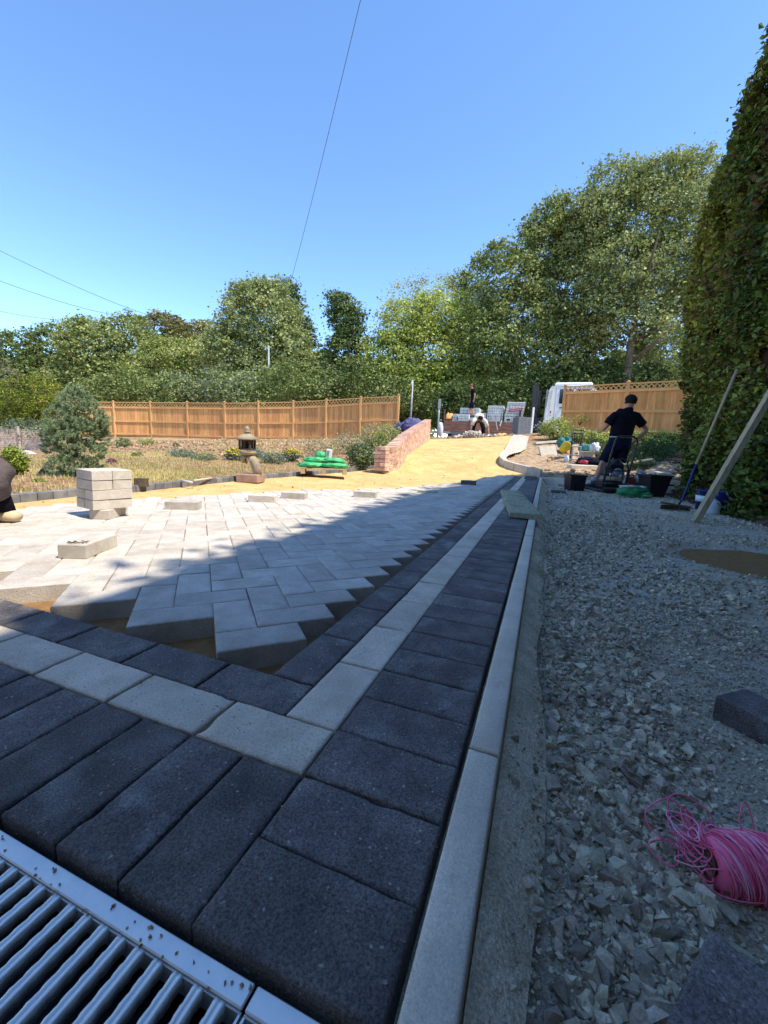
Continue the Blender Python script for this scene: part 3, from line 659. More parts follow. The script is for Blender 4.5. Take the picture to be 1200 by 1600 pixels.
# ================================================================ FENCES
def beam(mb, a, b, wx, wz):
    a, b = Vector(a), Vector(b); d = b-a; L = d.length; x = d.normalized(); y = Vector((0, 0, 1)).cross(x)
    if y.length < 1e-4: y = Vector((0, 1, 0))
    y.normalize(); z = x.cross(y); return mb.box((a+b)/2, (L, wx, wz), Matrix((x, y, z)).transposed())
def fence(name, posts, lat, label, pitch, flip=1, lslat=.09, caps=True):
    """posts: list of (base Vector, height). lat = trellis depth"""
    root = empty(name, posts[0][0], 0, label, 'fence'); o0 = posts[0][0]
    pm = MB(); pm.box((0, 0, .5), (.095, .095, 1.0), None, .006); pmesh = pm.mesh('post', M['fencerail'])
    cm = MB(); cm.box((0, 0, .012), (.125, .125, .024), None, .004); cm.blob((0, 0, .03), (.045, .045, .03), 1, .02, 2, 10, 6); cmesh = cm.mesh('cap', M['fencerail'])
    bm_ = MB(); bm_.box((0, 0, .5), (.108, .016, 1.0), (0, 0, .24)); bmesh_ = bm_.mesh('board', M['fence'])
    rm = MB(); rm.box((.5, 0, 0), (1, .045, .085), None, 0); rmesh = rm.mesh('rail', M['fencerail'])
    smm = MB(); smm.box((.5, 0, 0), (1, .010, .030)); smesh = smm.mesh('slat', M['fencerail'])
    def part(nm, me, loc, rz=0, ry=0, s=(1, 1, 1)):
        o = bpy.data.objects.new(nm, me); COL.objects.link(o); o.parent = root; o.location = loc-o0; o.rotation_euler = (0, ry, rz); o.scale = s; return o
    for i, (p, H) in enumerate(posts):
        part('post', pmesh, p-Vector((0, 0, .1)), 0, 0, (1, 1, H+.14))
        if caps: part('post_cap', cmesh, p+Vector((0, 0, H+.04)))
    for (p, H), (q, K) in zip(posts[:-1], posts[1:]):
        d = q-p; L = math.hypot(d.x, d.y); rz = math.atan2(d.y, d.x); X = Vector((d.x/L, d.y/L, 0)); N = Vector((-X.y, X.x, 0))
        if N.dot(Vector((CAM.x-p.x, CAM.y-p.y, 0))) > 0: N = -N          # N points away from the viewer side
        def P(t, f): # along t 0..1, height fraction incl. slope
            b = p.lerp(q, t); return b+Vector((0, 0, f*(H+(K-H)*t)))
        fb = 1-lat/H
        for f in (.07, .5*fb+.02, fb, 1.0):
            a = P(0.02, f); b = P(.98, f); r = part('rail', rmesh, a-N*.0, rz, -math.atan2(b.z-a.z, L*.96), ((b-a).length, 1, 1 if f < 1 else .5))
        n = max(3, round(L/pitch))
        for k in range(n):
            t = (k+.5)/n*.96+.02; b = P(t, 0)+N*.034; hh = (H+(K-H)*t)*fb
            part('feather_board', bmesh_, b+Vector((0, 0, .02)), rz+random.uniform(-.02, .02), 0, (L*.96/n/.1, 1, hh-.03+random.uniform(-.006, .006)))
        # trellis slats both ways
        hl = lat-.04; ns = int((L*.96+hl)/lslat)
        for sgn, off in ((1, .0), (-1, .011)):
            for k in range(1, ns+1):
                xa = -hl+k*lslat; x0, x1 = max(0, xa), min(L*.96, xa+hl)
                if x1-x0 < .03: continue
                za, zb = x0-xa, x1-xa
                if sgn < 0: za, zb = hl-za, hl-zb
                tb = .02+x0/L; te = .02+x1/L
                A = P(tb, fb)+Vector((0, 0, za+.01))+N*off; B = P(te, fb)+Vector((0, 0, zb+.01))+N*off
                dd = B-A; part('trellis_slat', smesh, A, rz, -math.atan2(dd.z, math.hypot(dd.x, dd.y)), (dd.length, 1, 1))
    return root
def fp(u, vb, vt, d): b = at(u, vb, d); return (b, (at(u, vt, d)-b).length)
fence('trellis_fence', [fp(68, 679, 628, 22.6), fp(124, 680, 629, 22.5), fp(180, 681.3, 630, 22.4), fp(237, 682.5, 630.5, 22.4), fp(294, 684.5, 631, 21.9), fp(352, 686.5, 631.5, 21.3), fp(404, 687, 631, 20.9), fp(458, 687, 630, 20.6), fp(509, 687, 627.5, 20.0), fp(562, 686, 624, 19.3), fp(620, 685, 621, 18.6)],
      .27, 'long orange timber fence with trellis top behind the garden', .105, lslat=.175)
fence('trellis_fence', [fp(876, 673, 607, 15.4), fp(972, 677, 602, 13.8), fp(1072, 682, 597.5, 12.4), fp(1190, 690, 590, 11.1)],
      .22, 'short orange fence with trellis top beside the lorry and hedge', .085, lslat=.165)
# low faded lap fence far left
lf = empty('lap_fence', at(-40, 703, 10.2), 0, 'low faded pinkish horizontal board fence behind the conifers', 'fence')
A_, B_ = at(-60, 703, 10.2), at(76, 704, 10.6); dv = B_-A_; L = math.hypot(dv.x, dv.y); rz = math.atan2(dv.y, dv.x)
mb = MB(); mb.box((L/2, 0, 0), (L, .012, .062), (.22, 0, 0)); lm = mb.mesh('lap', M['lap']); mb = MB(); mb.box((0, 0, .3), (.05, .05, .64)); pm = mb.mesh('p', M['lap'])
for k in range(10):
    o = bpy.data.objects.new('lap_board', lm); COL.objects.link(o); o.parent = lf; o.location = A_-lf.location+Vector((0, 0, .03+k*.056)); o.rotation_euler = (0, random.uniform(-.003, .003), rz)
for t in (.05, .42, .68, .97):
    o = bpy.data.objects.new('post', pm); COL.objects.link(o); o.parent = lf; o.location = A_.lerp(B_, t)-lf.location+Vector((.0, -.04, -.02))

# ================================================================ BRICK WALL
wp = polyline([Vector((p.x, p.y, p.z)) for p in wallp], .225)
tops = [(595,697.5,7.75),(606,691,8.3),(630,677.5,9.9),(649,666,12.05),(667,655.5,15)]
wall = empty('brick_wall', wp[0], 0, 'red brick garden wall rising beside the sand driveway', 'wall')
def topz(d):
    ds = [a[2] for a in tops]; zs = [at(*a).z for a in tops]; return float(np.interp(d, ds, zs))
def depth(p): return (Vector((p.x, p.y, CAM.z))-CAM).dot(CF)+0
bk = simple_block('brick', .213, .10, .064, .004, M['brick']); cop = simple_block('brick', .064, .215, .10, .004, M['brick'])
core = MB(); nb = 0; rest = MB(); coping = []
for i, (a, b) in enumerate(zip(wp[:-1], wp[1:])):
    c = (a+b)/2; dd = b-a; rz = math.atan2(dd.y, dd.x); ry = -math.atan2(dd.z, math.hypot(dd.x, dd.y)); dl = depth(c)
    H = topz(dl)-c.z; Hc = H-.10; n = max(2, int(round(Hc/.075)))
    z0 = Hc-n*.075
    R = Matrix.Rotation(rz, 3, 'Z') @ Matrix.Rotation(ry, 3, 'Y')
    beam(core, a+Vector((0, 0, Hc/2-.1)), b+Vector((0, 0, Hc/2-.1)), .19, Hc+.18)
    for k in range(-1, n):
        sh = .5 if k % 2 else 0
        P0 = a.lerp(b, .5+sh)+Vector((0, 0, z0+k*.075+.068))
        nrm = Vector((dd.y, -dd.x, 0)).normalized()
        Q = P0+nrm*(.0505+random.uniform(-.002, .002))
        if nb < 292:
            o = bpy.data.objects.new('brick', bk); COL.objects.link(o); o.parent = wall; o.location = Q-wall.location; o.rotation_euler = (0, ry, rz); nb += 1
        else: rest.add([R @ v.co+Q-wall.location for v in bk.vertices], [tuple(p.vertices) for p in bk.polygons])
    for t in (.17, .5, .83):
        Q = a.lerp(b, t)+Vector((0, 0, Hc+.10)); coping.append((Q, rz, ry))
for j, (Q, rz, ry) in enumerate(coping):
    o = bpy.data.objects.new('coping_brick', cop); COL.objects.link(o); o.parent = wall; o.location = Q-wall.location; o.rotation_euler = (0, ry, rz)
core.v = [tuple(Vector(v)-wall.location) for v in core.v]; core.build('mortar_core', M['wallmortar'], wall)
tag(rest.build('brick_courses', mat('brick_run', [(.36,.15,.09),(.50,.25,.16),(.60,.36,.26)], 7, .9, .7, 60, .004, .1, island=.30), wall), kind='stuff')
# near pier
pb = wp[0]; rz0 = math.atan2(wp[1].y-wp[0].y, wp[1].x-wp[0].x)
for k in range(6):
    for s in (0, 1):
        o = bpy.data.objects.new('pier_brick', bk); COL.objects.link(o); o.parent = wall
        c = Vector((0, (s-.5)*.108, k*.073+.02)) if k % 2 else Vector(((s-.5)*.108, 0, k*.073+.02))
        o.location = Matrix.Rotation(rz0, 3, 'Z') @ (c+Vector((-.12, 0, 0))); o.rotation_euler = (0, 0, rz0+(0 if k % 2 else hp2))
# ================================================================ BLOCK STACK + LOOSE BLOCKS
lb = rough_block('block', .2, .099, .052, 8, 4, 44, M['herring'], .0009, .0035)
def loose(x, y, z, rz, label, group='loose pale blocks lying on the paving', me=None, tilt=(0, 0), nm='paving_block'):
    o = bpy.data.objects.new(nm, me or lb); COL.objects.link(o); o.location = (x, y, z); o.rotation_euler = (tilt[0], tilt[1], rz)
    return tag(o, label, 'paving block', group)
e1 = Vector((.208, .98, 0)); e2 = Vector((-.98, .208, 0)); bc = Vector((-1.952, 1.028, 0)); ang1 = math.atan2(e1.y, e1.x)
G1 = 'blocks stacked on the herringbone paving'
names = ['bottom', 'second', 'third', 'fourth', 'top']
loose(bc.x+.105*e1.x+.07*e2.x, bc.y+.105*e1.y+.07*e2.y, .066, ang1+.12+hp2*0+.55, 'single pale block under the stack, carrying all the others', G1)
sides = ['nearer', 'farther']
for L_ in range(4):
    z = .066+.0535*(L_+1); jx = random.uniform(-.004, .004); r = random.uniform(-.02, .02)
    for s in (0, 1):
        if L_ < 2: c = bc+e1*(.1)+e2*(.05+.101*s); a = ang1
        else: c = bc+e2*(.1)+e1*(.05+.101*s); a = ang1+hp2
        if L_ < 2: c = bc+e1*.1+e2*(.05+.102*s)
        loose(c.x+jx, c.y+jx*.5, z, a+r+random.uniform(-.012, .012), f'pale block on the {["left","right"][s] if L_>1 else ["near","far"][s]} side of the stack, {["second layer from the ground","middle layer","layer just below the top","top layer"][L_]}', G1)
LB = 'loose pale blocks lying on the paving'
l2 = Vector((-1.272, .535, 0)); dl_ = Vector((-.067, .150, 0)).normalized(); ds_ = Vector((-dl_.y, dl_.x, 0))
c = l2+dl_*.1+ds_*.05
loose(c.x, c.y, .066, math.atan2(dl_.y, dl_.x), 'loose pale block with a dark twig on it, nearest the charcoal border', LB)
mb = MB()
for k in range(9):
    a = Vector((random.uniform(-.05, .05), random.uniform(-.012, .012), .0015)); b = a+Vector((random.uniform(-.03, .03), random.uniform(-.015, .015), random.uniform(.001, .006))); mb.tube([a, (a+b)/2+Vector((0, .004, .003)), b], .0016, 5)
tw = l2+dl_*.03+ds_*.05
single(mb, 'twig', M['bark'], (tw.x, tw.y, .0665), math.atan2(ds_.y, ds_.x), 'small dark dried twig lying on the loose pale block', 'twig')
for (uu, vv, rz, lab, half) in ((287,795,.5,'loose pale block just right of the block stack',0),(411,784,.35,'loose block left of the pair near the sand edge',0),(460,779,.3,'loose block right of the pair near the sand edge',0),(571,777,.2,'loose grey block in the middle of the paving edge',0),(668,770,.15,'low loose block lying at the shadow edge',1)):
    p = on(uu, vv-2, .02); sc_ = loose(p.x, p.y, .064-(.03 if half else 0), rz, lab, LB)
for i, (uu, vv, rz, lab) in enumerate(((732,758,.1,'dark block at the far end of the sand edge'),(831,741,.1,'dark block on the cross kerb by the rubble'),(829,750,.1,'small dark block at the far end of the charcoal band'))):
    p = on(uu, vv-2, .02); loose(p.x, p.y, .064 if i != 1 else .075, rz, lab, 'dark blocks left lying at the far end', mid_d[i])
for i, (uu, vv, lab) in enumerate(((1009+0, 0, ''),)): pass
# dark blocks lying on the gravel
C0 = on(1119,1086,-.038); C1 = on(1147.5,1071,-.038); C2 = on(1200,1129,-.038)
a = math.atan2(C2.y-C0.y, C2.x-C0.x); dx = Vector((math.cos(a), math.sin(a), 0)); dy = Vector((-dx.y, dx.x, 0))
c = Vector((C0.x, C0.y, 0))+dx*.1+dy*.05
loose(c.x, c.y, -.037, a, 'loose charcoal block lying on the gravel at the right edge', 'charcoal blocks lying on the gravel', near_d[0])
C0 = on(1108,1455,-.034); C1 = on(1040,1600,-.034); a = math.atan2(C1.y-C0.y, C1.x-C0.x); dx = Vector((math.cos(a), math.sin(a), 0)); dy = Vector((-dx.y, dx.x, 0))
c = Vector((C0.x, C0.y, 0))+dx*.1+dy*.049
loose(c.x, c.y, -.028, a, 'loose charcoal block in the gravel at the bottom right corner', 'charcoal blocks lying on the gravel', near_d[1])
p = hit(872, 771, G); loose(p.x, p.y, p.z+.05, .1, 'dark block on the gravel beside the black tub', 'dark blocks left lying at the far end', mid_d[1])
# scaffold board across the bands
A_, B_ = Vector((.19, 2.60, 0)), Vector((-.045, 4.32, 0)); dv = B_-A_; a = math.atan2(dv.y, dv.x)
b_ = rough_block('plank', dv.length, .215, .038, 30, 5, 61, M['plank'], .0012, .003)
o = link('scaffold_plank', b_); o.location = ((A_.x+B_.x)/2, (A_.y+B_.y)/2, .046); o.rotation_euler = (0, 0, a)
tag(o, 'weathered greenish timber board lying across the paving bands and kerb', 'plank')

# ================================================================ PEOPLE
MB.limb = lambda s, pts, rad, n=12, cap=True, ref=(1, 0, 0): _limb(s, pts, rad, n, cap, ref)
def _limb(s, pts, rad, n, cap, ref):
    pts = [Vector(p) for p in pts]; vs = []; ref = Vector(ref)
    for i, p in enumerate(pts):
        t = (pts[min(i+1, len(pts)-1)]-pts[max(i-1, 0)]).normalized(); x = ref-t*ref.dot(t)
        if x.length < .1: x = Vector((0, 1, 0))-t*t.y
        x.normalize(); y = t.cross(x); ra, rb = rad[i] if isinstance(rad[i], tuple) else (rad[i], rad[i])
        vs += [p+x*math.cos(2*math.pi*k/n)*ra+y*math.sin(2*math.pi*k/n)*rb for k in range(n)]
    m = len(pts); fs = [(i*n+k, i*n+(k+1) % n, (i+1)*n+(k+1) % n, (i+1)*n+k) for i in range(m-1) for k in range(n)]
    if cap: fs += [tuple(range(n-1, -1, -1)), tuple((m-1)*n+k for k in range(n))]
    return s.add(vs, fs, True)
def skinmesh(name, J, E_, root, material, parent, sub=1):
    """J: {name:(xyz, r or (r,r2))}"""
    ks = list(J); me = bpy.data.meshes.new(name); me.from_pydata([J[k][0] for k in ks], [(ks.index(a), ks.index(b)) for a, b in E_], [])
    me.materials.append(material); o = bpy.data.objects.new(name, me); COL.objects.link(o); o.parent = parent
    md = o.modifiers.new('skin', 'SKIN'); md.use_smooth_shade = True; md.branch_smoothing = .3
    lay = me.skin_vertices[0] if len(me.skin_vertices) else None
    for i, k in enumerate(ks):
        r = J[k][1]; lay.data[i].radius = r if isinstance(r, tuple) else (r, r); lay.data[i].use_root = (k == root)
    ss = o.modifiers.new('sub', 'SUBSURF'); ss.levels = ss.render_levels = sub+1
    return o
def hand(J, E_, key, w, d, side, s=1.):
    """palm + five curled fingers leaving joint `key` at w heading along d"""
    d = Vector(d).normalized(); sd_ = Vector(side).normalized(); up = d.cross(sd_)
    pm = Vector(w)+d*.055*s; J[key+'p'] = (pm, (.032*s, .018*s)); E_.append((key, key+'p'))
    for i, (o_, l) in enumerate(((-.027, .055), (-.009, .068), (.010, .072), (.028, .062))):
        b = pm+d*.035*s+sd_*o_*s; c = b+d*l*.5*s-up*.008*s; e_ = c+d*l*.35*s-up*.03*s
        J[f'{key}f{i}a'] = (b, .0095*s); J[f'{key}f{i}b'] = (c, .0085*s); J[f'{key}f{i}c'] = (e_, .007*s)
        E_ += [(key+'p', f'{key}f{i}a'), (f'{key}f{i}a', f'{key}f{i}b'), (f'{key}f{i}b', f'{key}f{i}c')]
    b = pm-sd_*.035*s-d*.005*s; c = b-sd_*.018*s+d*.03*s
    J[key+'ta'] = (b, .011*s); J[key+'tb'] = (c, .009*s); E_ += [(key+'p', key+'ta'), (key+'ta', key+'tb')]
def bodyskin(parent, P, hands=True, s=1.):
    """P: joints pelvis, waist, chest, neck, head, shL, elL, wrL, shR, elR, wrR, hipL, knL, anL, toL, hipR, knR, anR, toR"""
    V = {k: Vector(v) for k, v in P.items()}; hd = (V['head']-V['neck']).normalized()
    J = {'pelvis': (V['pelvis'], .11*s), 'waist': (V['waist'], .105*s), 'chest': (V['chest'], .115*s), 'neck': (V['neck'], .052*s),
         'jaw': (V['neck'].lerp(V['head'], .5), .066*s), 'head': (V['head'], .088*s), 'crown': (V['head']+hd*.06*s, .07*s)}
    E_ = [('pelvis', 'waist'), ('waist', 'chest'), ('chest', 'neck'), ('neck', 'jaw'), ('jaw', 'head'), ('head', 'crown')]
    for q in 'LR':
        J['sh'+q] = (V['sh'+q], .052*s); J['el'+q] = (V['el'+q], .038*s); J['fa'+q] = (V['el'+q].lerp(V['wr'+q], .35), .040*s); J['wr'+q] = (V['wr'+q], .026*s)
        E_ += [('chest', 'sh'+q), ('sh'+q, 'el'+q), ('el'+q, 'fa'+q), ('fa'+q, 'wr'+q)]
        J['hip'+q] = (V['hip'+q], .085*s); J['kn'+q] = (V['kn'+q], .055*s); J['ca'+q] = (V['kn'+q].lerp(V['an'+q], .35), .056*s); J['an'+q] = (V['an'+q], .036*s); J['to'+q] = (V['to'+q], .03*s)
        E_ += [('pelvis', 'hip'+q), ('hip'+q, 'kn'+q), ('kn'+q, 'ca'+q), ('ca'+q, 'an'+q), ('an'+q, 'to'+q)]
        if hands:
            dd = (V['wr'+q]-V['el'+q]).normalized(); sd_ = dd.cross(Vector((0, 1, 0)))
            if sd_.length < .2: sd_ = dd.cross(Vector((1, 0, 0)))
            hand(J, E_, 'wr'+q, V['wr'+q], dd, sd_, s)
    return skinmesh('body', J, E_, 'pelvis', M['skin'], parent, 0)
def headparts(parent, head, fwd, s=1., hair='hair', cap_=False):
    head = Vector(head); f = Vector(fwd).normalized(); r = f.cross(Vector((0, 0, 1))).normalized(); mb = MB()
    mb.blob(head-f*.014*s+Vector((0, 0, .012*s)), (.094*s, .100*s, .100*s), 3, .05, 7, 18, 12, -.055*s); mb.build('hair', M[hair], parent)
    mb = MB()
    for q in (-1, 1): mb.blob(head+r*q*.094*s-Vector((0, 0, .02*s)), (.012*s, .02*s, .032*s), 2, .02, 2, 8, 6)
    mb.blob(head+f*.100*s-Vector((0, 0, .022*s)), (.014*s, .018*s, .024*s), 2, .02, 2, 8, 6)
    mb.build('ears_and_nose', M['skin'], parent)
    mb = MB()
    for q in (-1, 1): mb.blob(head+f*.088*s+r*q*.032*s, (.012*s, .012*s, .008*s), 1, 0, 1, 8, 6)
    mb.box(head+f*.088*s-Vector((0, 0, .058*s)), (.03*s, .03*s, .006*s)); mb.build('eyes_and_mouth', M['hair'], parent)
def dirangle(v): return math.atan2(v.y, v.x)
# -- man with the compactor, back to us
FEET = at(950, 765, 7.3); rzm = dirangle(CR)
man = empty('person', (FEET.x, FEET.y, FEET.z), rzm, 'man in navy polo shirt and shorts standing with his back turned behind the compactor', 'person')
PJ = dict(pelvis=(.09,.0,.80), waist=(.11,.0,.93), chest=(.14,.0,1.20), neck=(.185,.01,1.37), head=(.20,.02,1.53), shL=(-.04,0,1.27), elL=(-.155,.03,1.09), wrL=(-.10,.27,1.03),
          shR=(.31,0,1.29), elR=(.53,-.02,1.05), wrR=(.41,.10,.86), hipL=(.0,0,.75), knL=(-.14,.02,.47), anL=(-.27,.0,.09), toL=(-.40,.09,.03), hipR=(.17,0,.75), knR=(.15,.05,.44), anR=(.12,.08,.09), toR=(.16,.24,.03))
bodyskin(man, PJ)
mb = MB()
mb.limb([(.10,0,.90),(.105,0,.97),(.115,0,1.08),(.13,0,1.20),(.14,0,1.28),(.155,0,1.335),(.178,.0,1.365),(.183,0,1.40)], [(.195,.125),(.19,.125),(.195,.125),(.205,.13),(.205,.12),(.155,.095),(.085,.07),(.068,.062)], 20)
mb.limb([(.04,0,1.285),(-.03,0,1.265),(-.10,.005,1.20),(-.135,.02,1.13)], [.07,.085,.078,.072], 12, True, (0, 1, 0))
mb.limb([(.24,0,1.30),(.31,0,1.275),(.39,0,1.20),(.455,-.01,1.135)], [.07,.085,.078,.075], 12, True, (0, 1, 0))
mb.limb([(.183,0,1.375),(.185,.005,1.412)], [(.075,.07),(.066,.062)], 16)
mb.build('polo_shirt', M['navytop'], man)
mb = MB()
mb.limb([(.10,0,.93),(.10,0,.86),(.095,0,.76),(.09,0,.68)], [(.185,.12),(.19,.13),(.195,.14),(.17,.13)], 18)
mb.limb([(.01,0,.78),(-.06,.01,.64),(-.135,.02,.485)], [(.11,.115),(.105,.11),(.088,.095)], 14)
mb.limb([(.17,0,.78),(.165,.02,.64),(.15,.03,.485)], [(.11,.115),(.105,.11),(.10,.10)], 14)
mb.build('shorts', M['navy'], man)
mb = MB(); mb.limb([(.10,0,.905),(.10,0,.925)], [(.198,.132),(.197,.131)], 20); mb.build('belt_line', M['sock'], man)
for (k, t) in (('anL', 'toL'), ('anR', 'toR')):
    a, t = Vector(PJ[k]), Vector(PJ[t]); dd = (t-a); dd.z = 0; dd.normalize()
    mb = MB(); mb.limb([a+Vector((0, 0, .06)), a+Vector((0, 0, .015)), a-dd*.02-Vector((0, 0, .045))], [.046, .05, .055], 12); mb.blob(a+dd*.06-Vector((0, 0, .04)), (.06, .06, .05), 1, .05, 2, 12, 8, -.045)
    mb.limb([a-dd*.06-Vector((0, 0, .052)), a+dd*.02-Vector((0, 0, .05)), a+dd*.10-Vector((0, 0, .055)), a+dd*.165-Vector((0, 0, .06))], [(.03,.035),(.045,.04),(.05,.035),(.03,.025)], 12, True, (0, 0, 1)); sh = mb.build('shoe', M['shoe'], man)
    mb = MB(); mb.limb([a+Vector((0, 0, .04)), a+Vector((0, 0, .12))], [.044, .046], 12); mb.build('sock', M['sock'], man)
headparts(man, PJ['head'], (0, 1, 0))
# -- worker standing on the lorry bed
TD = 22.3; SCL = TD/FPX
def tru(u, v): return at(u, v, TD)
w1 = empty('person', tru(737, 652), dirangle(CR), 'worker in black T-shirt and dark shorts standing on the lorry load', 'person')
s1 = dict(pelvis=(0,0,.92), waist=(-.01,0,1.05), chest=(-.03,0,1.32), neck=(-.08,0,1.50), head=(-.16,0,1.63), shL=(-.04,-.17,1.42), elL=(.04,-.22,1.14), wrL=(.01,-.20,.90), shR=(-.04,.17,1.42), elR=(-.02,.22,1.14), wrR=(-.10,.20,.90),
          hipL=(0,-.09,.86), knL=(-.06,-.10,.48), anL=(.10,-.10,.09), toL=(-.04,-.10,.03), hipR=(0,.09,.86), knR=(-.10,.10,.48), anR=(-.03,.10,.09), toR=(-.17,.10,.03))
bodyskin(w1, s1, True)
mb = MB(); mb.limb([(0,0,.90),(-.01,0,1.05),(-.03,0,1.30),(-.04,0,1.42),(-.07,0,1.49)], [(.115,.155),(.115,.155),(.13,.18),(.11,.19),(.06,.08)], 16)
for q in (-1, 1): mb.limb([(-.04,q*.14,1.42),(-.03,q*.20,1.36),(0,q*.215,1.24)], [.07,.07,.062], 10)
mb.build('t_shirt', M['navytop'], w1)
mb = MB(); mb.limb([(0,0,.96),(0,0,.80)], [(.125,.165),(.125,.165)], 14)
mb.limb([(0,-.09,.86),(-.06,-.10,.47)], [.10,.085], 12); mb.limb([(0,.09,.86),(-.10,.10,.47)], [.10,.085], 12); mb.build('shorts', M['navy'], w1)
for q, a, t in ((-1, (.10,-.10,.09), 0), (1, (-.03,.10,.09), 0)):
    mb = MB(); mb.blob(Vector(a)+Vector((-.05,0,-.03)), (.14,.055,.065), 1, .05, 2, 12, 8, -.06); mb.build('boot', M['shoe'], w1)
headparts(w1, s1['head'], (-1, 0, -.3), 1, 'hairbrown')
# -- worker bent over on the crest of the sand
pb = at(745, 687, 17.0); w2 = empty('person', pb, dirangle(CR), 'worker in cream top and black trousers bending down at the top of the sand', 'person')
s2 = dict(pelvis=(.02,.10,.84), waist=(.0,.0,.90), chest=(-.03,-.26,.90), neck=(-.04,-.42,.86), head=(-.05,-.56,.80), shL=(-.22,-.30,.78), elL=(-.33,-.36,.50), wrL=(-.36,-.40,.25), shR=(.17,-.30,.78), elR=(.34,-.34,.48), wrR=(.38,-.38,.22),
          hipL=(-.11,.08,.80), knL=(-.20,-.06,.46), anL=(-.22,.02,.09), toL=(-.23,-.14,.03), hipR=(.14,.08,.80), knR=(.22,-.06,.46), anR=(.24,.02,.09), toR=(.25,-.14,.03))
bodyskin(w2, s2, True)
mb = MB(); mb.limb([(.02,.08,.90),(0,-.06,.93),(-.02,-.22,.92),(-.035,-.34,.88),(-.04,-.41,.865)], [(.17,.12),(.18,.13),(.20,.13),(.17,.11),(.08,.08)], 16)
mb.limb([(-.16,-.30,.80),(-.25,-.32,.72),(-.31,-.35,.56)], [.09,.085,.07], 12); mb.limb([(.12,-.30,.80),(.22,-.32,.72),(.32,-.34,.52)], [.09,.085,.07], 12); mb.build('cream_top', M['cream'], w2)
mb = MB(); mb.limb([(.02,.14,.88),(.02,.04,.80)], [(.19,.13),(.19,.14)], 14)
for q, h_, k_, a_ in ((0,(-.11,.08,.80),(-.20,-.06,.46),(-.22,.02,.10)),(1,(.14,.08,.80),(.22,-.06,.46),(.24,.02,.10))): mb.limb([h_, k_, a_], [.11,.085,.07], 12)
mb.build('trousers', M['navytop'], w2)
for x in (-.225, .245):
    mb = MB(); mb.blob((x,-.05,.05), (.055,.14,.065), 1, .05, 2, 12, 8, -.05); mb.build('boot', M['shoe'], w2)
headparts(w2, s2['head'], (0, -.45, -1), 1, 'hair'); mb = MB(); mb.blob((-.05,-.585,.835), (.10,.10,.085), 3, .05, 5, 16, 10); mb.build('cap', M['hair'], w2)
# -- worker squatting at the left edge
pq = on(-29, 822, .012); w3 = empty('person', (pq.x, pq.y, .012), dirangle(CR), 'person in brown work trousers squatting at the left edge of the paving', 'person')
s3 = dict(pelvis=(-.02,0,.28), waist=(-.10,0,.38), chest=(-.34,0,.60), neck=(-.46,0,.70), head=(-.58,0,.76), shL=(-.36,-.18,.62), elL=(-.52,-.24,.38), wrL=(-.62,-.16,.16), shR=(-.36,.18,.62), elR=(-.52,.24,.38), wrR=(-.62,.16,.16),
          hipL=(-.02,-.09,.25), knL=(-.36,-.17,.36), anL=(.0,-.11,.10), toL=(-.16,-.13,.03), hipR=(-.02,.09,.25), knR=(-.36,.17,.36), anR=(.0,.11,.10), toR=(-.16,.13,.03))
bodyskin(w3, s3, True)
mb = MB(); mb.blob((-.03,0,.235), (.145,.18,.135), 4, .09, 2.2, 28, 18); mb.limb([(-.02,0,.27),(-.09,0,.345),(-.12,0,.375)], [(.11,.17),(.085,.16),(.078,.15)], 20)
for q in (-1, 1): mb.limb([(-.02,q*.10,.22),(-.18,q*.13,.31),(-.36,q*.17,.36),(-.24,q*.15,.23),(-.10,q*.12,.15)], [.10,.095,.075,.07,.065], 14)
mb.build('trousers', M['trouser'], w3)
mb = MB(); mb.limb([(-.07,0,.352),(-.14,0,.43),(-.26,0,.53),(-.36,0,.62),(-.44,0,.69)], [(.105,.155),(.12,.165),(.13,.18),(.11,.19),(.06,.07)], 18)
for q in (-1, 1): mb.limb([(-.35,q*.15,.63),(-.42,q*.2,.54),(-.49,q*.23,.43)], [.075,.07,.06], 12)
mb.build('cream_shirt', M['cream'], w3)
for q in (-1, 1):
    mb = MB(); mb.limb([(.02,q*.11,.05),(.0,q*.11,.13),(-.04,q*.11,.19)], [.045,.045,.05], 12); mb.build('dark_lower_leg', M['navytop'], w3)  # lower leg above the boot coloured near black
    mb = MB(); mb.limb([(.085,q*.11,.028),(.05,q*.11,.034),(-.02,q*.11,.04),(-.12,q*.12,.032),(-.19,q*.125,.022)], [(.022,.028),(.032,.04),(.038,.045),(.03,.048),(.016,.03)], 14, True, (0, 0, 1)); mb.build('boot', M['boot'], w3)
headparts(w3, s3['head'], (-1, 0, -.4), 1, 'hair')

# ================================================================ LORRY
lo = tru(691, 694); LZ = dirangle(CR); LL = LZ-.34
lorry = empty('flatbed_lorry', lo, LL, 'white cab flatbed lorry with worn red brown dropsides parked across the driveway top', 'lorry')
K = SCL*.935
def lx(u): return (u-691)*K*1.0
def lz(v): return (694-v)*SCL*.985
def lpart(nm, boxes, mt, bev=.01, parent=None):
    mb = MB()
    for (u0, u1, v0, v1, y0, y1) in boxes: mb.box(((lx(u0)+lx(u1))/2, (y0+y1)/2, (lz(v0)+lz(v1))/2), (abs(lx(u1)-lx(u0)), y1-y0, abs(lz(v0)-lz(v1))), None, bev)
    return mb.build(nm, mt, parent or lorry)
lpart('chassis', [(700, 905, 681, 677, .45, .62), (700, 905, 681, 677, 1.5, 1.67)], M['black'], 0)
lpart('bed_floor', [(692, 808, 677, 674.5, .02, 2.2)], M['metalgrey'], 0)
for (a, b) in ((692, 733.5), (756, 808.5)): lpart('dropside', [(a, b, 674.5, 657.5, -.03, .02)]+[(a, b, v, v-1.0, -.045, -.03) for v in (673, 667.5, 662, 658.7)], M['drop'], .004)
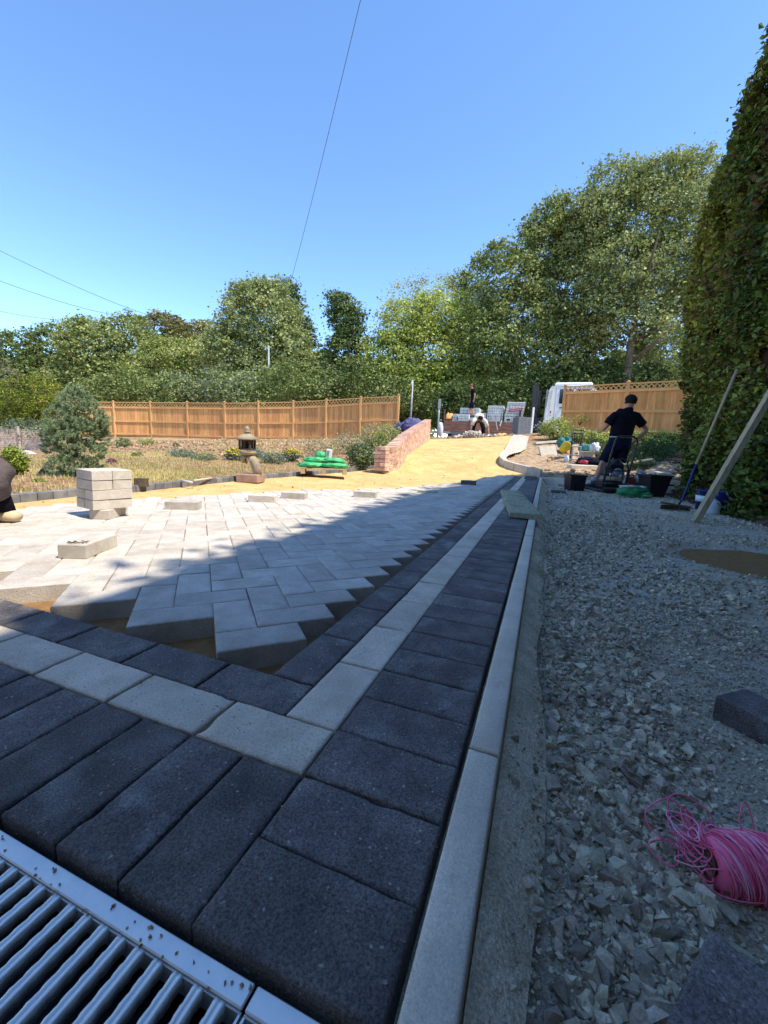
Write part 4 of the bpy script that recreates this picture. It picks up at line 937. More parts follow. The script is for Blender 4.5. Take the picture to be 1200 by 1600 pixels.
lpart('dropside', [(692, 808, 674.5, 657.5, 2.2, 2.25)], M['drop'], .004)
lpart('dropside', [(734.5, 755, 674.5, 657.5, -.03, .02)], M['drop'], .004)
lpart('dropside_post', [(733.4, 735, 677, 656, -.06, -.02)], M['rust'], 0)
lpart('rear_post', [(690.5, 692.2, 694-20, 640, 0, .08)], M['bark'], 0)
lpart('side_rail', [(756, 808, 681, 678, .0, .04)], M['white'], .004)
lpart('headboard', [(809, 812, 675, 640, .05, 2.2)], M['steel'], 0)
for q, (u_, y_) in enumerate(((711, .1), (721, 1.75), (823, .1), (823, 1.75), (880, .1), (880, 1.75))):
    mb = MB(); mb.lathe([(.02,-.13),(.34,-.13),(.42,-.10),(.44,-.03),(.44,.03),(.42,.10),(.34,.13),(.02,.13)], 28)
    mb.v = [(v[0], v[2], v[1]) for v in mb.v]; o = mb.build('wheel', M['black'], lorry); o.location = (lx(u_), y_+.12, .44)
    mb = MB(); mb.lathe([(.02,-.14),(.20,-.14),(.22,-.05),(.22,.05),(.02,.05)], 20); mb.v = [(v[0], v[2], v[1]) for v in mb.v]; mb.build('rim', M['metalgrey'], o)
# crane frame behind the cab
mb = MB()
for u_, y_, r_ in ((829.5, .5, .075), (833.5, .5, .05), (836, 1.1, .09), (826.5, .9, .04)): mb.box((lx(u_), y_, (lz(690)+lz(597))/2-.05*abs(u_-829)), (r_*2, r_*2, lz(598)-lz(688)), None, .01)
mb.box((lx(831), .6, lz(660)), (.5, .5, .7), None, .03); mb.box((lx(834), .9, lz(640)), (.16, .9, .14), None, .01)
mb.tube([(lx(828), .3, lz(648)), (lx(832), .2, lz(662)), (lx(838), .25, lz(655)), (lx(841), .3, lz(650))], .035, 8); mb.build('crane', M['steel'], lorry)
mb = MB(); pts = [(lx(833+i*1.7), .15, lz(664-i*1.6)+.05*math.sin(i*2)) for i in range(6)]
for p_ in pts: mb.blob(p_, (.04, .03, .03), 1, 0, 1, 8, 6)
mb.build('hose_couplings', M['cloudy'], lorry)
# cab
mb = MB(); W0, W1 = 0., 2.25
pr = [(845, 688), (845, 668), (846.5, 640), (849.5, 611), (853, 606), (908, 604.5), (914, 610), (919, 630), (921, 650), (922, 688)]
n = len(pr); vs = [(lx(u_), y_, lz(v_)) for y_ in (W0, W1) for (u_, v_) in pr]
mb.add(vs, [tuple(range(n)), tuple(range(2*n-1, n-1, -1))]+[(i, i+n, (i+1) % n+n, (i+1) % n) for i in range(n)]); cab = mb.build('cab', M['white'], lorry)
cab.modifiers.new('b', 'BEVEL').width = .05
lpart('roof_spoiler', [(857, 909, 605.5, 600.5, .1, 2.1)], M['white'], .06)
lpart('gutter_line', [(851, 913, 606.9, 606.0, -.012, .0)], M['metalgrey'], 0)
lpart('side_window', [(864.5, 884, 630.5, 610.5, -.02, .03)], M['glass'], .02)
lpart('door_gap', [(859.4, 859.9, 668, 609, -.006, .01), (859.4, 912, 668.6, 668, -.006, .01)], M['metalgrey'], 0)
lpart('side_window', [(888, 906, 630.5, 610.5, -.02, .03)], M['glass'], .02)
lpart('door_handle', [(866, 871, 637, 635.6, -.05, 0)], M['black'], .01)
lpart('air_duct', [(846, 849, 668, 612, .3, .5), (845.8, 848.3, 634, 611, .02, .28)], M['metalgrey'], .02)
def text(s, size, mt, parent, loc, rot, name='lettering', ext=.004):
    c = bpy.data.curves.new(name, 'FONT'); c.body = s; c.size = size; c.extrude = ext; c.align_x = 'CENTER'; c.align_y = 'CENTER'; c.resolution_u = 2
    t_ = bpy.data.objects.new(name, c); me = bpy.data.meshes.new_from_object(t_); bpy.data.objects.remove(t_); me.materials.clear(); me.materials.append(mt); o = bpy.data.objects.new(name, me); COL.objects.link(o); o.parent = parent; o.location = loc; o.rotation_euler = rot; return o
yl = mat('yellow_lettering', [(.62,.55,.12),(.66,.6,.18)], 4, .5)
for i, ch in enumerate('0800384'):
    v_ = (613, 616.6, 620.2, 623.8, 629.5, 633.5, 638)[i]; text(ch, .17, yl, lorry, (lx(853.5-(v_-613)*.06), -.006, lz(v_)), (hp2, 0, 0))
lpart('rear_lamp', [(853.5, 855.3, 644, 640.5, -.02, 0)], M['red'], .004)
# load: wrapped packs of blocks, each a thing
GP = 'wrapped packs of blocks on the lorry bed'
def pack(u0, u1, v0, v1, y0, dp, label, nx=6, nz_=6, shear=0., stripe=None, mt='wrap', dark_holes=False, top_cover=False):
    W_, H_ = (u1-u0)*K, (v0-v1)*SCL
    r = empty('block_pack', lorry.location+Matrix.Rotation(LL, 3, 'Z') @ Vector((lx((u0+u1)/2), y0, lz(v0))), LL, label, 'block pack', GP)
    mb = MB(); g = .012
    for i in range(nx):
        for k in range(nz_):
            x = -W_/2+(i+.5)*W_/nx+shear*(k+.5)*H_/nz_; z = (k+.5)*H_/nz_
            mb.box((x, dp/2+random.uniform(-.008, .008), z), (W_/nx-g, dp, H_/nz_-g), None, 0)
    tag(mb.build('blocks', M[mt], r), kind='stuff')
    if top_cover:
        mb = MB(); mb.box((shear*H_, dp/2, H_+.012), (W_+.03, dp+.03, .03), None, .01); mb.build('wrap_top', M['white'], r)
    if stripe:
        a, b, c, d, tilt = stripe; mb = MB(); mb.box((((a+b)/2-(u0+u1)/2)*K, -.012, ((v0-(c+d)/2))*K), ((b-a)*K, .012, (c-d)*K), (0, -tilt, 0), 0); s_ = mb.build('printed_band', M['red'], r)
        mb = MB()
        for j in range(7): mb.box((((a+b)/2-(u0+u1)/2)*K+(j-3)*(b-a)*K*.11, -.02, ((v0-(c+d)/2))*K+(j-3)*(b-a)*K*.11*math.tan(tilt)), ((b-a)*K*.06, .004, (c-d)*K*.35))
        mb.build('band_print', M['wrap'], r)
    if dark_holes:
        mb = MB()
        for u_ in (793.5, 809): mb.box(((u_-(u0+u1)/2)*K, -.01, .11), (.16, .02, .08))
        mb.build('fork_slot', M['black'], r)
    return r
pack(787, 815, 657, 649, .25, 1.0, 'low pallet layer under the big wrapped pack with red printed band', 5, 1, 0, None, 'wrap', True)
pack(787, 814, 648.5, 629, .25, 1.0, 'biggest wrapped pack with a red printed band next to the crane', 6, 5, .14, (793, 813.5, 641, 637, .16), 'wrap', False, True)
pack(759, 784, 657, 633, .35, 1.0, 'tall plain pale wrapped pack left of the red banded pack', 9, 6, .03, None)
pack(768, 780, 657, 646.5, .06, .25, 'small pale pack in front of the tall plain pack', 2, 3)
pack(749.5, 757, 657, 643.5, .5, .5, 'narrow white pack standing alone behind the bending worker', 1, 2, .05)
pack(712, 744, 657, 635, .9, 1.0, 'large pale pack behind the worker standing on the load', 5, 5, 0, (717, 733, 645, 642.5, .02))
pack(713, 731, 657, 646.5, .2, .4, 'low pale pack at the feet of the standing worker', 3, 3)
pack(703.5, 711.5, 657, 646, .3, .5, 'small white pack near the rear of the lorry bed', 2, 2)
pack(732, 742, 657, 652.2, .2, .6, 'flat low pack the worker stands on', 3, 1)
mb = MB(); mb.blob((0, 0, .1), (.22, .25, .30), 4, .3, 3, 14, 10, 0); single(mb, 'bag', M['orange'], lorry.location+Matrix.Rotation(LL, 3, 'Z') @ Vector((lx(697), .5, lz(657))), 0, 'orange slumped bag at the rear end of the lorry bed', 'bag')
# hanging straps
st = empty('ratchet_straps', lorry.location+Matrix.Rotation(LL, 3, 'Z') @ Vector((lx(765), 0, lz(675))), LL, 'pale loose straps hanging over the lorry dropside', 'strap')
mb = MB()
for (a, b) in (((762, 658), (757, 671)), ((775, 656), (779, 670)), ((784, 656), (782, 664)), ((791, 656), (791, 660))):
    pa, pb_ = Vector((lx(a[0])-lx(765), -.10, lz(a[1])-lz(675))), Vector((lx(b[0])-lx(765), -.12, lz(b[1])-lz(675))); beam(mb, pa, pb_, .01, .05)
mb.build('strap', M['cream'], st)
# pack of dark grey blocks standing on the ground + white post
r = at(817, 688, 18.5); k_ = 18.5/FPX; pk2 = empty('block_pallet', r, LZ+.15, 'upright pack of dark grey blocks standing beside the white post', 'block pallet')
mb = MB()
for i in range(4):
    for j in range(3):
        for k in range(12): mb.box(((i-1.5)*.165, j*.2, .12+k*.078), (.158, .192, .072))
tag(mb.build('blocks', M['wrapgrey'], pk2), kind='stuff'); mb = MB(); mb.box((0, .2, .04), (.68, .62, .08)); mb.build('pallet', M['pallet'], pk2)
mb = MB(); mb.box((0, 0, .68), (.07, .07, 1.40), None, .006); single(mb, 'marker_post', M['white'], at(829, 688, 17.8), LZ, 'slim white post standing next to the grey block pack', 'post')
# sand heap and rubble heap at the crest
mb = MB(); mb.blob((0, 0, 0), (.34, .34, .26), 2, .12, 3, 22, 14, -.05); single(mb, 'sand_heap', M['sand'], at(783, 687.5, 16.5), 0, 'small heap of yellow sand at the top of the driveway', 'sand heap')
n = 110; c_ = at(737, 689, 16.2); x = rng.normal(c_.x, .38, n); y = rng.normal(c_.y, .12, n); z = Tn(x, y)+.02+.22*np.exp(-((x-c_.x)/.4)**2)*rng.uniform(0, 1, n)
scatter('rubble_heap', np.column_stack([x, y, z]), rng.uniform(.05, .17, n), HUL, M['slab'], .6, 'heap of broken rubble in front of the bending worker')
# road signs, poles
def post_sign(u, vb, vt, d, label, head):
    p = at(u, vb, d); H = (vb-vt)*d/FPX; r = empty('road_sign', p, LZ, label, 'road sign')
    mb = MB(); mb.tube([(0, 0, -.3), (0, 0, H)], .045, 10); mb.build('pole', M['metalgrey'], r); mb = MB(); head(mb, H); mb.build('sign_plate', M['metalgrey'], r); return r
post_sign(640, 690, 597, 21.5, 'tall pale pole with a round sign seen nearly edge on, right of the left fence', lambda mb, H: (mb.lathe([(.001,-.008),(.30,-.008),(.30,.008),(.001,.008)], 28), mb.v.__setitem__(slice(None), [(v[0]*.28, v[2]+v[0]*.9-.05, v[1]+H-.30) for v in mb.v])))
post_sign(683, 690, 626, 19.5, 'shorter grey pole with a narrow plate near the wall end', lambda mb, H: mb.box((0, -.055, H-.2), (.13, .012, .44), None, .004))
p = at(670, 675, 20); mb = MB(); beam(mb, (-.6, 0, .0), (1.0, 0, .02), .05, .10); single(mb, 'barrier_rail', M['metalgrey'], p, LZ, 'low grey horizontal rail beyond the brick wall', 'rail')
mb = MB(); mb.blob((0, 0, .15), (.13, .13, .35), 4, .15, 3, 12, 8); single(mb, 'sack', M['cloudy'], at(688, 676, 19.8), 0, 'white sack standing at the foot of the grey pole', 'sack')
# purple tarpaulin heap behind the wall
mb = MB(); mb.blob((0, 0, -.04), (.42, .32, .32), 7, .12, 3.4, 30, 20); mb.blob((-.5, .1, -.15), (.2, .2, .26), 9, .3, 3, 20, 12)
single(mb, 'tarpaulin', M['indigo'], at(645, 664, 16), LZ, 'crumpled indigo tarpaulin heap behind the brick wall', 'tarpaulin')
# telegraph pole in the trees and overhead wires
mb = MB(); mb.tube([(0, 0, 0), (0, 0, 4.2)], [.07, .06], 10); single(mb, 'telegraph_pole', M['metalgrey'], at(420, 640, 28.5), 0, 'grey pole showing among the olive trees', 'pole')
for i, (a, b, r_, lb_) in enumerate((((580, -70, 11), (454, 440, 42), .011, 'steep overhead wire running up from the olive tree'), ((-40, 372, 26), (232, 492, 60), .016, 'upper overhead wire at the left of the sky'), ((-40, 424, 26), (180, 492, 60), .016, 'middle overhead wire at the left of the sky'), ((-40, 478, 26), (130, 500, 60), .014, 'lowest overhead wire at the left of the sky'))):
    A_, B_ = at(*a), at(*b); mb = MB(); mb.tube([A_.lerp(B_, t/24)-Vector((0, 0, 1.0*4*(t/24)*(1-t/24)*(.30 if i == 0 else .35))) for t in range(25)], [r_*.75*(1+1.3*t/24) for t in range(25)], 5)
    o = mb.build('overhead_wire', M['wire']); tag(o, lb_, 'wire', 'overhead wires')

# ================================================================ GARDEN THINGS
p = on(389, 748, .03); lan = empty('stone_lantern', (p.x, p.y, p.z-.02), LZ-.15, 'small weathered stone pagoda lantern on a curved leg beside the garden edging', 'lantern'); k_ = 5.25/FPX
def L_(u, v): return ((u-389)*k_, 0, (748-v)*k_)
mb = MB(); mb.box((.02, 0, .03), (.27, .20, .10), None, .01); mb.build('plinth', M['terracotta'], lan)
mb = MB(); mb.limb([L_(402, 740), L_(401, 730), L_(397, 720), L_(391, 713), L_(385, 711), L_(381, 715), L_(382, 721), L_(386, 721)], [(.05, .055), (.05, .055), (.047, .05), (.04, .05), (.034, .045), (.034, .045), (.03, .04), (.02, .03)], 14, True, (1, 0, 0)); mb.build('curved_leg', M['lantern'], lan)
mb = MB(); mb.lathe([(.02, 0), (.05, 0), (.10, .02), (.105, .045), (.04, .05)], 6, L_(388, 712)); mb.build('platform', M['lantern'], lan)
mb = MB(); c = L_(387, 697)
for sx_ in (-1, 1):
    for sy_ in (-1, 1): mb.box((c[0]+sx_*.062, sy_*.062, c[2]), (.022, .022, .12), None, .003)
mb.box((c[0], 0, c[2]-.05), (.146, .146, .02)); mb.box((c[0], 0, c[2]+.055), (.146, .146, .02))
for a in (0, hp2):
    mb.box((c[0], 0, c[2]), (.012, .146, .11), (0, 0, a)); 
mb.build('firebox', mat('dark_lantern_stone', [(.05,.045,.04),(.09,.08,.07)], 10, .9), lan)
mb = MB(); mb.lathe([(.05, 0), (.135, .002), (.14, .014), (.095, .038), (.06, .062), (.03, .075), (.02, .08)], 8, L_(387, 690.5)); mb.build('roof', M['lantern'], lan)
mb = MB(); mb.lathe([(.02, 0), (.042, .008), (.045, .022), (.025, .032), (.036, .045), (.022, .065), (.006, .082)], 12, L_(387, 681)); mb.build('finial', M['lantern'], lan)
# pallet with green bags
p = on(506, 741.5, .03); k_ = ((p-CAM).dot(CF))/FPX
pal = empty('pallet', p, LZ+.12, 'wooden pallet under green bags behind the garden edging', 'pallet')
for i, x in enumerate(np.linspace(-.30, .30, 5)):
    mb = MB(); mb.box((x*0, (i-2)*.085+.18, .085), (.66, .07, .014)); mb.build('deck_board', M['pallet'], pal)
for x in (-.30, 0, .30): mb = MB(); mb.box((x, .18, .04), (.06, .42, .07)); mb.build('bearer', M['pallet'], pal)
def bag(name, c, s, seed, mt, label, cat='bag', group=None, rz=0, amp=.14, fr=2.4):
    mb = MB(); mb.blob((0, 0, 0), s, seed, amp, fr, 26, 16, -s[2]*.82); 
    o = mb.build(name, mt); o.location = c; o.rotation_euler = (0, 0, rz); return tag(o, label, cat, group)
def pl_(x, y, z): return pal.location+Matrix.Rotation(LZ+.12, 3, 'Z') @ Vector((x, y, z))
GB = 'green bags piled on the pallet'
for i, (x, y, z, s, lb_) in enumerate(((-.20, .12, .128, (.19, .15, .048), 'bottom left green bag of the pile on the pallet'), (.15, .12, .128, (.20, .15, .048), 'bottom right green bag of the pile on the pallet'), (-.12, .20, .20, (.19, .16, .048), 'upper left green bag of the pile on the pallet'), (.14, .20, .195, (.18, .15, .045), 'upper right green bag of the pile on the pallet'), (-.06, .2, .27, (.075, .07, .06), 'small bunched green bag on top of the pile'))):
    bag('cement_bag', pl_(x, y, z), s, i+3, M['green'], lb_, 'bag', GB, LZ+.1*i)
mb = MB(); mb.box((0, 0, .06), (.085, .07, .13), None, .006); o = mb.build('white_tub', M['white']); o.location = pl_(.06, .2, .24); o.rotation_euler = (0, .12, LZ); tag(o, 'small white carton with dark panel on top of the green bags', 'carton')
mb = MB(); mb.box((-.012, -.037, .06), (.04, .004, .08)); mb.build('dark_panel', M['metalgrey'], o)
# bits behind the edging
p = on(208, 763, .03); mb = MB(); mb.box((0, 0, .04), (.10, .06, .075), None, .004); single(mb, 'box', M['bark'], p+Vector((-.05, .12, 0)), .4, 'small dark box behind the edging just right of the block stack', 'box')
for i, (a, b, r_, lb_) in enumerate((((283, 754, .0), (300, 757, .0), .012, 'short pale pipe lying behind the edging, left of the other'), ((303, 754, 0), (331, 750, 0), .010, 'longer pale pipe lying behind the edging'))):
    A_, B_ = on(a[0], a[1]-3, .05), on(b[0], b[1]-3, .05); mb = MB(); mb.tube([A_, B_], r_, 8); tag(mb.build('pipe', M['slab']), lb_, 'pipe', 'pipes behind the edging')
A_, B_ = hit(562, 733), at(600, 690, 8.6); mb = MB(); mb.tube([A_, B_], .012, 7); tag(mb.build('garden_cane', M['timber']), 'pale cane leaning against the pier of the brick wall', 'cane')
GR_ = 'pale rocks by the lap fence'
for i, (u_, v_, s) in enumerate(((40, 708, .12), (50, 711, .10), (33, 714, .09), (60, 715, .10), (22, 711, .08))):
    mb = MB(); mb.blob((0, 0, 0), (s, s*.8, s*.5), i+3, .25, 2, 14, 10); o = mb.build('rock', M['slab']); o.location = at(u_, v_, 8.6); tag(o, f'pale rock {["at the back","in the middle","at the front left","at the front right","farthest left"][i]} of the group below the lap fence', 'rock', GR_)

# ================================================================ THINGS ON THE GRAVEL
def gd(u, v, lift=0): p = hit(u, v, G); return p
# compactor
p = at(958, 776, 6.85); k_ = 6.85/FPX; p.z = G(p.x, p.y)+.005
cpx = empty('plate_compactor', p, LZ, 'black plate compactor with a tall looped handle in front of the man', 'compactor')
def c_(u, v, y=0): return Vector(((u-958)*k_, y, (776-v)*k_))
mb = MB(); mb.box((0, .18, .03), (.50, .55, .022), None, .006); mb.box((0, -.115, .055), (.50, .03, .07), (.7, 0, 0)); mb.box((0, .47, .055), (.50, .03, .07), (-.7, 0, 0)); mb.build('base_plate', M['steel'], cpx)
mb = MB(); mb.box((0, .2, .12), (.30, .34, .14), None, .02); mb.build('exciter_housing', M['black'], cpx)
mb = MB(); mb.box(c_(961, 741, .2), (.27, .30, .22), None, .03); mb.lathe([(.02, 0), (.09, 0), (.10, .03), (.08, .07), (.02, .08)], 18, c_(965, 732, .2)); mb.build('engine', M['black'], cpx)
mb = MB(); mb.lathe([(.01, 0), (.075, 0), (.075, .02), (.01, .03)], 18); mb.v = [(v[0], -v[2], v[1]) for v in mb.v]; o = mb.build('recoil_starter', M['metalgrey'], cpx); o.location = c_(962, 745, .04)
mb = MB(); mb.blob(c_(953, 748, .04), (.035, .03, .03), 1, .1, 2, 10, 8); mb.blob(c_(966, 750, .03), (.03, .025, .03), 2, .1, 2, 10, 8); mb.build('filter_knobs', M['cloudy'], cpx)
mb = MB(); mb.box(c_(973, 748, .18), (.05, .24, .2), None, .015); mb.build('water_tank', M['yel'] if 0 else M['metalgrey'], cpx)
fr = MB(); r_ = .014
for x in (940, 975): fr.tube([c_(x, 768, .0), c_(x, 735, -.01)], r_, 8)
fr.tube([c_(939, 762, -.02), c_(977, 762, -.02)], r_, 8); fr.tube([c_(944, 769, -.05), c_(973, 769, -.05)], r_, 8); fr.tube([c_(940, 742, .0), c_(975, 742, .0)], .010, 8); fr.tube([c_(950, 762, -.02), c_(950, 742, 0)], .008, 6); fr.tube([c_(968, 762, -.02), c_(968, 742, 0)], .008, 6)
fr.build('guard_frame', M['steel'], cpx)
hm = MB(); hm.tube([c_(940, 762, .0), c_(943, 720, -.06), c_(945, 697, -.10), c_(947, 692, -.105), c_(952, 690, -.11), c_(970, 690, -.11), c_(976, 692, -.105), c_(979, 698, -.10), c_(977.5, 725, -.06), c_(975, 762, .0)], .0155, 10); hm.build('handle', M['steel'], cpx)
hm = MB(); hm.tube([c_(943, 742, -.03), c_(946, 735, -.03), c_(955, 725, -.03), c_(963, 723, -.03), c_(971, 727, -.03), c_(975, 742, -.03)], .011, 8); hm.build('brace', M['steel'], cpx)
def opentub(mb, w0, w1, d0, d1, H_, th=.012):
    def ring(w_, d_, z): return [(-w_/2,-d_/2,z),(w_/2,-d_/2,z),(w_/2,d_/2,z),(-w_/2,d_/2,z)]
    vs = ring(w0, d0, 0)+ring(w1, d1, H_-.02)+ring(w1+.03, d1+.03, H_-.02)+ring(w1+.03, d1+.03, H_)+ring(w1-th, d1-th, H_)+ring(w0-th, d0-th, .012)
    fs = [(3,2,1,0),(20,21,22,23)]+[(o+i, o+(i+1)%4, o+4+(i+1)%4, o+4+i) for o in (0, 4, 8, 12, 16) for i in range(4)]
    return mb.add(vs, fs)
# square black tub (ribbed)
p = at(896, 771, 6.95); p.z = G(p.x, p.y); kk = 6.95/FPX; tb = empty('ribbed_tub', p, LZ+.06, 'square black ribbed plastic tub standing on the gravel', 'tub')
def taper(mb, w0, w1, d0, d1, z0, z1):
    vs = [(-w0/2,-d0/2,z0),(w0/2,-d0/2,z0),(w0/2,d0/2,z0),(-w0/2,d0/2,z0),(-w1/2,-d1/2,z1),(w1/2,-d1/2,z1),(w1/2,d1/2,z1),(-w1/2,d1/2,z1)]
    return mb.add(vs, [(3,2,1,0),(4,5,6,7),(0,1,5,4),(1,2,6,5),(2,3,7,6),(3,0,4,7)])
mb = MB(); opentub(mb, .235, .262, .2, .235, .265); mb.build('tub', M['black'], tb)
mb = MB()
for x in (-.09, -.03, .03, .09): mb.box((x, -.118, .12), (.012, .016, .2), (-.07, 0, 0))
mb.build('rib', M['black'], tb)
# big rubble tub with grey bag
p = at(1018, 782, 6.55); p.z = G(p.x, p.y); rt = empty('rubble_tub', p, LZ+.1, 'large black tapered tub behind the green cement bag', 'tub')
mb = MB(); opentub(mb, .24, .36, .2, .28, .335); mb.build('tub', M['black'], rt)
bag('rubbish_bag', at(1001, 745, 6.7), (.085, .09, .09), 11, M['metalgrey'], 'crumpled grey plastic bag stuffed beside the black tub')
bag('rubbish_bag', at(1000, 764, 6.9), (.11, .12, .12), 14, M['black'], 'black bag leaning on the left of the large tub')
p = at(985, 757, 7.1); rc = empty('petrol_can', p, LZ, 'red plastic fuel can behind the compactor', 'fuel can'); mb = MB(); mb.box((0, 0, .06), (.15, .10, .15), None, .02); mb.build('can', M['rust'], rc); mb = MB(); mb.tube([(-.05, 0, .14), (-.03, 0, .165), (.03, 0, .165), (.05, 0, .14)], .012, 8); mb.build('handle', M['rust'], rc)
# green cement bag
p = at(994, 782, 6.05); p.z = G(p.x, p.y); gb = empty('cement_bag', p, LZ+.05, 'torn green and white cement bag lying open on the gravel', 'bag')
mb = MB(); mb.blob((0, .1, .075), (.225, .14, .095), 5, .14, 2.6, 34, 20, -.055); mb.blob((.12, -.0, .045), (.11, .06, .05), 6, .12, 3, 20, 12, -.04); mb.build('bag_body', M['greendark'], gb)
mb = MB(); mb.blob((-.03, .12, .155), (.15, .085, .025), 8, .3, 3, 24, 12); mb.blob((.13, .10, .155), (.07, .06, .022), 9, .3, 3, 18, 10); mb.build('torn_paper', M['paper'], gb)
mb = MB()
for i in range(10): mb.box((.055+i*.0115, -.068, .05), (.007, .004, .012))
mb.build('print', M['cream'], gb)
# broom
p0 = on(1058, 795, G(1.7, 5.1)+.02); top = at(1152, 577, 4.35); br = empty('broom', p0, 0, 'broom with blue lower shaft leaning against the hedge', 'broom')
d_ = top-p0
mb = MB(); mb.tube([d_*.0+Vector((.0, 0, .03)), d_*.08+Vector((.008, 0, -.01)), d_*.38], [.011, .011, .0135], 10); mb.build('blue_shaft', M['blue'], br)
mb = MB(); mb.tube([d_*.34, d_], .0155, 10); mb.build('wooden_handle', M['timber'], br)
mb = MB(); mb.box((-.02, 0, .045), (.30, .055, .02), (0, .10, LZ-.35), .004); mb.build('broom_head', M['bark'], br)
mb = MB()
R_ = Euler((0, 0, LZ-.35)).to_matrix()
for i in range(420): q = R_ @ Vector((random.uniform(-.14, .14)-.02, random.uniform(-.02, .02), .036)); mb.tube([q, q+Vector((random.uniform(-.012, .012), random.uniform(-.012, .012), -.05))], .003, 3, False)
tag(mb.build('bristles', M['litter'], br), kind='stuff')
# timber pole leaning
p0 = on(1086, 817, G(1.65, 4.1)); p0.z += .01; top = at(1222, 585, 3.6); d_ = (top-p0)
mb = MB(); beam(mb, Vector((0, 0, 0)), d_*1.25, .055, .05); single(mb, 'timber_post', M['timber'], p0, 0, 'long pale square timber leaning into the hedge at the right', 'timber')
# jug and blue tubs
p = at(1109, 808, 4.6); p.z = G(p.x, p.y); jg = empty('jerrycan', p, LZ, 'cloudy white plastic jug behind the leaning timber', 'jug')
mb = MB(); mb.lathe([(.02, 0), (.085, 0), (.092, .02), (.092, .10), (.075, .14), (.03, .165), (.02, .17)], 20, sy=.8); mb.build('jug', M['cloudy'], jg); mb = MB(); mb.tube([(-.05, 0, .12), (-.055, 0, .17), (.0, 0, .185), (.02, 0, .165)], .010, 8); mb.build('handle', M['cloudy'], jg)
for i, (u_, v_, d_z, s, lb_) in enumerate(((1128, 809, 4.62, (.105, .26), 'blue plastic bucket right of the white jug'), (1100, 792, 4.95, (.10, .24), 'blue bucket with white band behind the white jug'))):
    p = at(u_, v_, d_z); p.z = G(p.x, p.y)+.003; bk_ = empty('blue_bucket', p, LZ, lb_, 'bucket', 'blue buckets by the hedge'); r0, H_ = s
    mb = MB(); mb.lathe([(.02, 0), (r0*.85, 0), (r0, H_), (r0*1.06, H_), (r0*1.06, H_-.02)], 22); mb.build('bucket', M['blue'], bk_)
    mb = MB(); mb.tube([(-r0, 0, H_-.02), (-r0*.8, -.04, H_-.10), (0, -r0*1.05, H_-.13), (r0*.8, -.04, H_-.10), (r0, 0, H_-.02)], .004, 6); mb.build('handle', M['metalgrey'], bk_)
    if i: mb = MB(); mb.lathe([(r0*.9, .10), (r0*.965, .10), (r0*.99, .17), (r0*.9, .17)], 22); mb.build('label_band', M['cloudy'], bk_)
# pink string roll
A_ = on(1112, 1338, -.052); B_ = on(1225, 1352, -.052); axd = Vector((B_.x-A_.x, B_.y-A_.y, 0)).normalized(); ang = math.atan2(axd.y, axd.x)
sp = empty('string_roll', (A_.x, A_.y, -.091), ang, 'roll of tangled bright pink builders string lying on the gravel', 'string roll'); R0 = .030; Lr = .15
mb = MB(); n = 40; cv = []
for j, x in enumerate(np.linspace(0, Lr, 14)):
    rr = R0*(.72+.42*math.sin(math.pi*min(1, (j+1.5)/13))**.6)
    cv += [(x, rr*math.cos(2*math.pi*k/n)*(1+.04*mnoise.noise(Vector((x*60, k*.8, 1)))), R0+rr*math.sin(2*math.pi*k/n)) for k in range(n)]
fs = [(j*n+k, j*n+(k+1) % n, (j+1)*n+(k+1) % n, (j+1)*n+k) for j in range(13) for k in range(n)]
ri = [(0.0, 0.0145*math.cos(2*math.pi*k/n), R0+0.0145*math.sin(2*math.pi*k/n)) for k in range(n)]
b0 = len(cv); cv += ri; fs += [(k, b0+k, b0+(k+1) % n, (k+1) % n) for k in range(n)]
fs.append(tuple(13*n+k for k in range(n))); mb.add(cv, fs, True); mb.build('wound_core', M['pink'], sp)
mb = MB(); n = 24
ring = lambda x, r: [(x, r*math.cos(2*math.pi*k/n), R0+r*math.sin(2*math.pi*k/n)) for k in range(n)]
mb.add(ring(-.004, .0148)+ring(-.004, .0128)+ring(.08, .0128)+ring(.08, .0148), [(i*n+k, i*n+(k+1) % n, (i+1)*n+(k+1) % n, (i+1)*n+k) for i in range(3) for k in range(n)], True); mb.build('cardboard_tube', M['card'], sp)
mb = MB(); mb2 = MB(); rr = random.Random(5)
for t in range(420):       # windings, diagonal and slack
    ph = rr.uniform(0, 6.28); x0 = rr.uniform(-.001, Lr*.8); x1 = min(Lr, x0+rr.uniform(.02, .07)); turns = rr.uniform(.4, 1.0); sl = rr.uniform(0, .006)
    pts = []
    for j in range(19):
        f_ = j/18; x = x0+(x1-x0)*f_; r_ = R0*(.72+.42*math.sin(math.pi*min(1, max(0, (x/Lr*13+1.5)/13)))**.6)+.0012+sl*math.sin(math.pi*f_)
        a = ph+turns*2*math.pi*f_; zz = R0+r_*math.sin(a); pts.append((x, r_*math.cos(a), max(zz, -.0)))
    (mb if t % 3 else mb2).tube(pts, .0008, 4, False)
def loop(c, r1, r2, tilt, yaw_, n=26, frac=1., z0=.01):
    pts = []
    for j in range(n+1):
        a = 2*math.pi*frac*j/n; v = Vector((math.cos(a)*r1, math.sin(a)*r2, 0))*(1+.12*math.sin(3*a+r1*900)); v = Matrix.Rotation(yaw_, 3, 'Z') @ Matrix.Rotation(tilt, 3, 'X') @ v; v += Vector(c)
        v.z = max(v.z, .002); pts.append(v)
    return pts
for t in range(34):
    c = (rr.uniform(-.022, .025), rr.uniform(.000, .045), rr.uniform(.012, .055)); r_ = rr.uniform(.010, .024)
    (mb if t % 3 else mb2).tube(loop(c, r_, r_*rr.uniform(.4, .9), rr.uniform(-.9, .9), rr.uniform(0, 3)), .0009, 5, False)
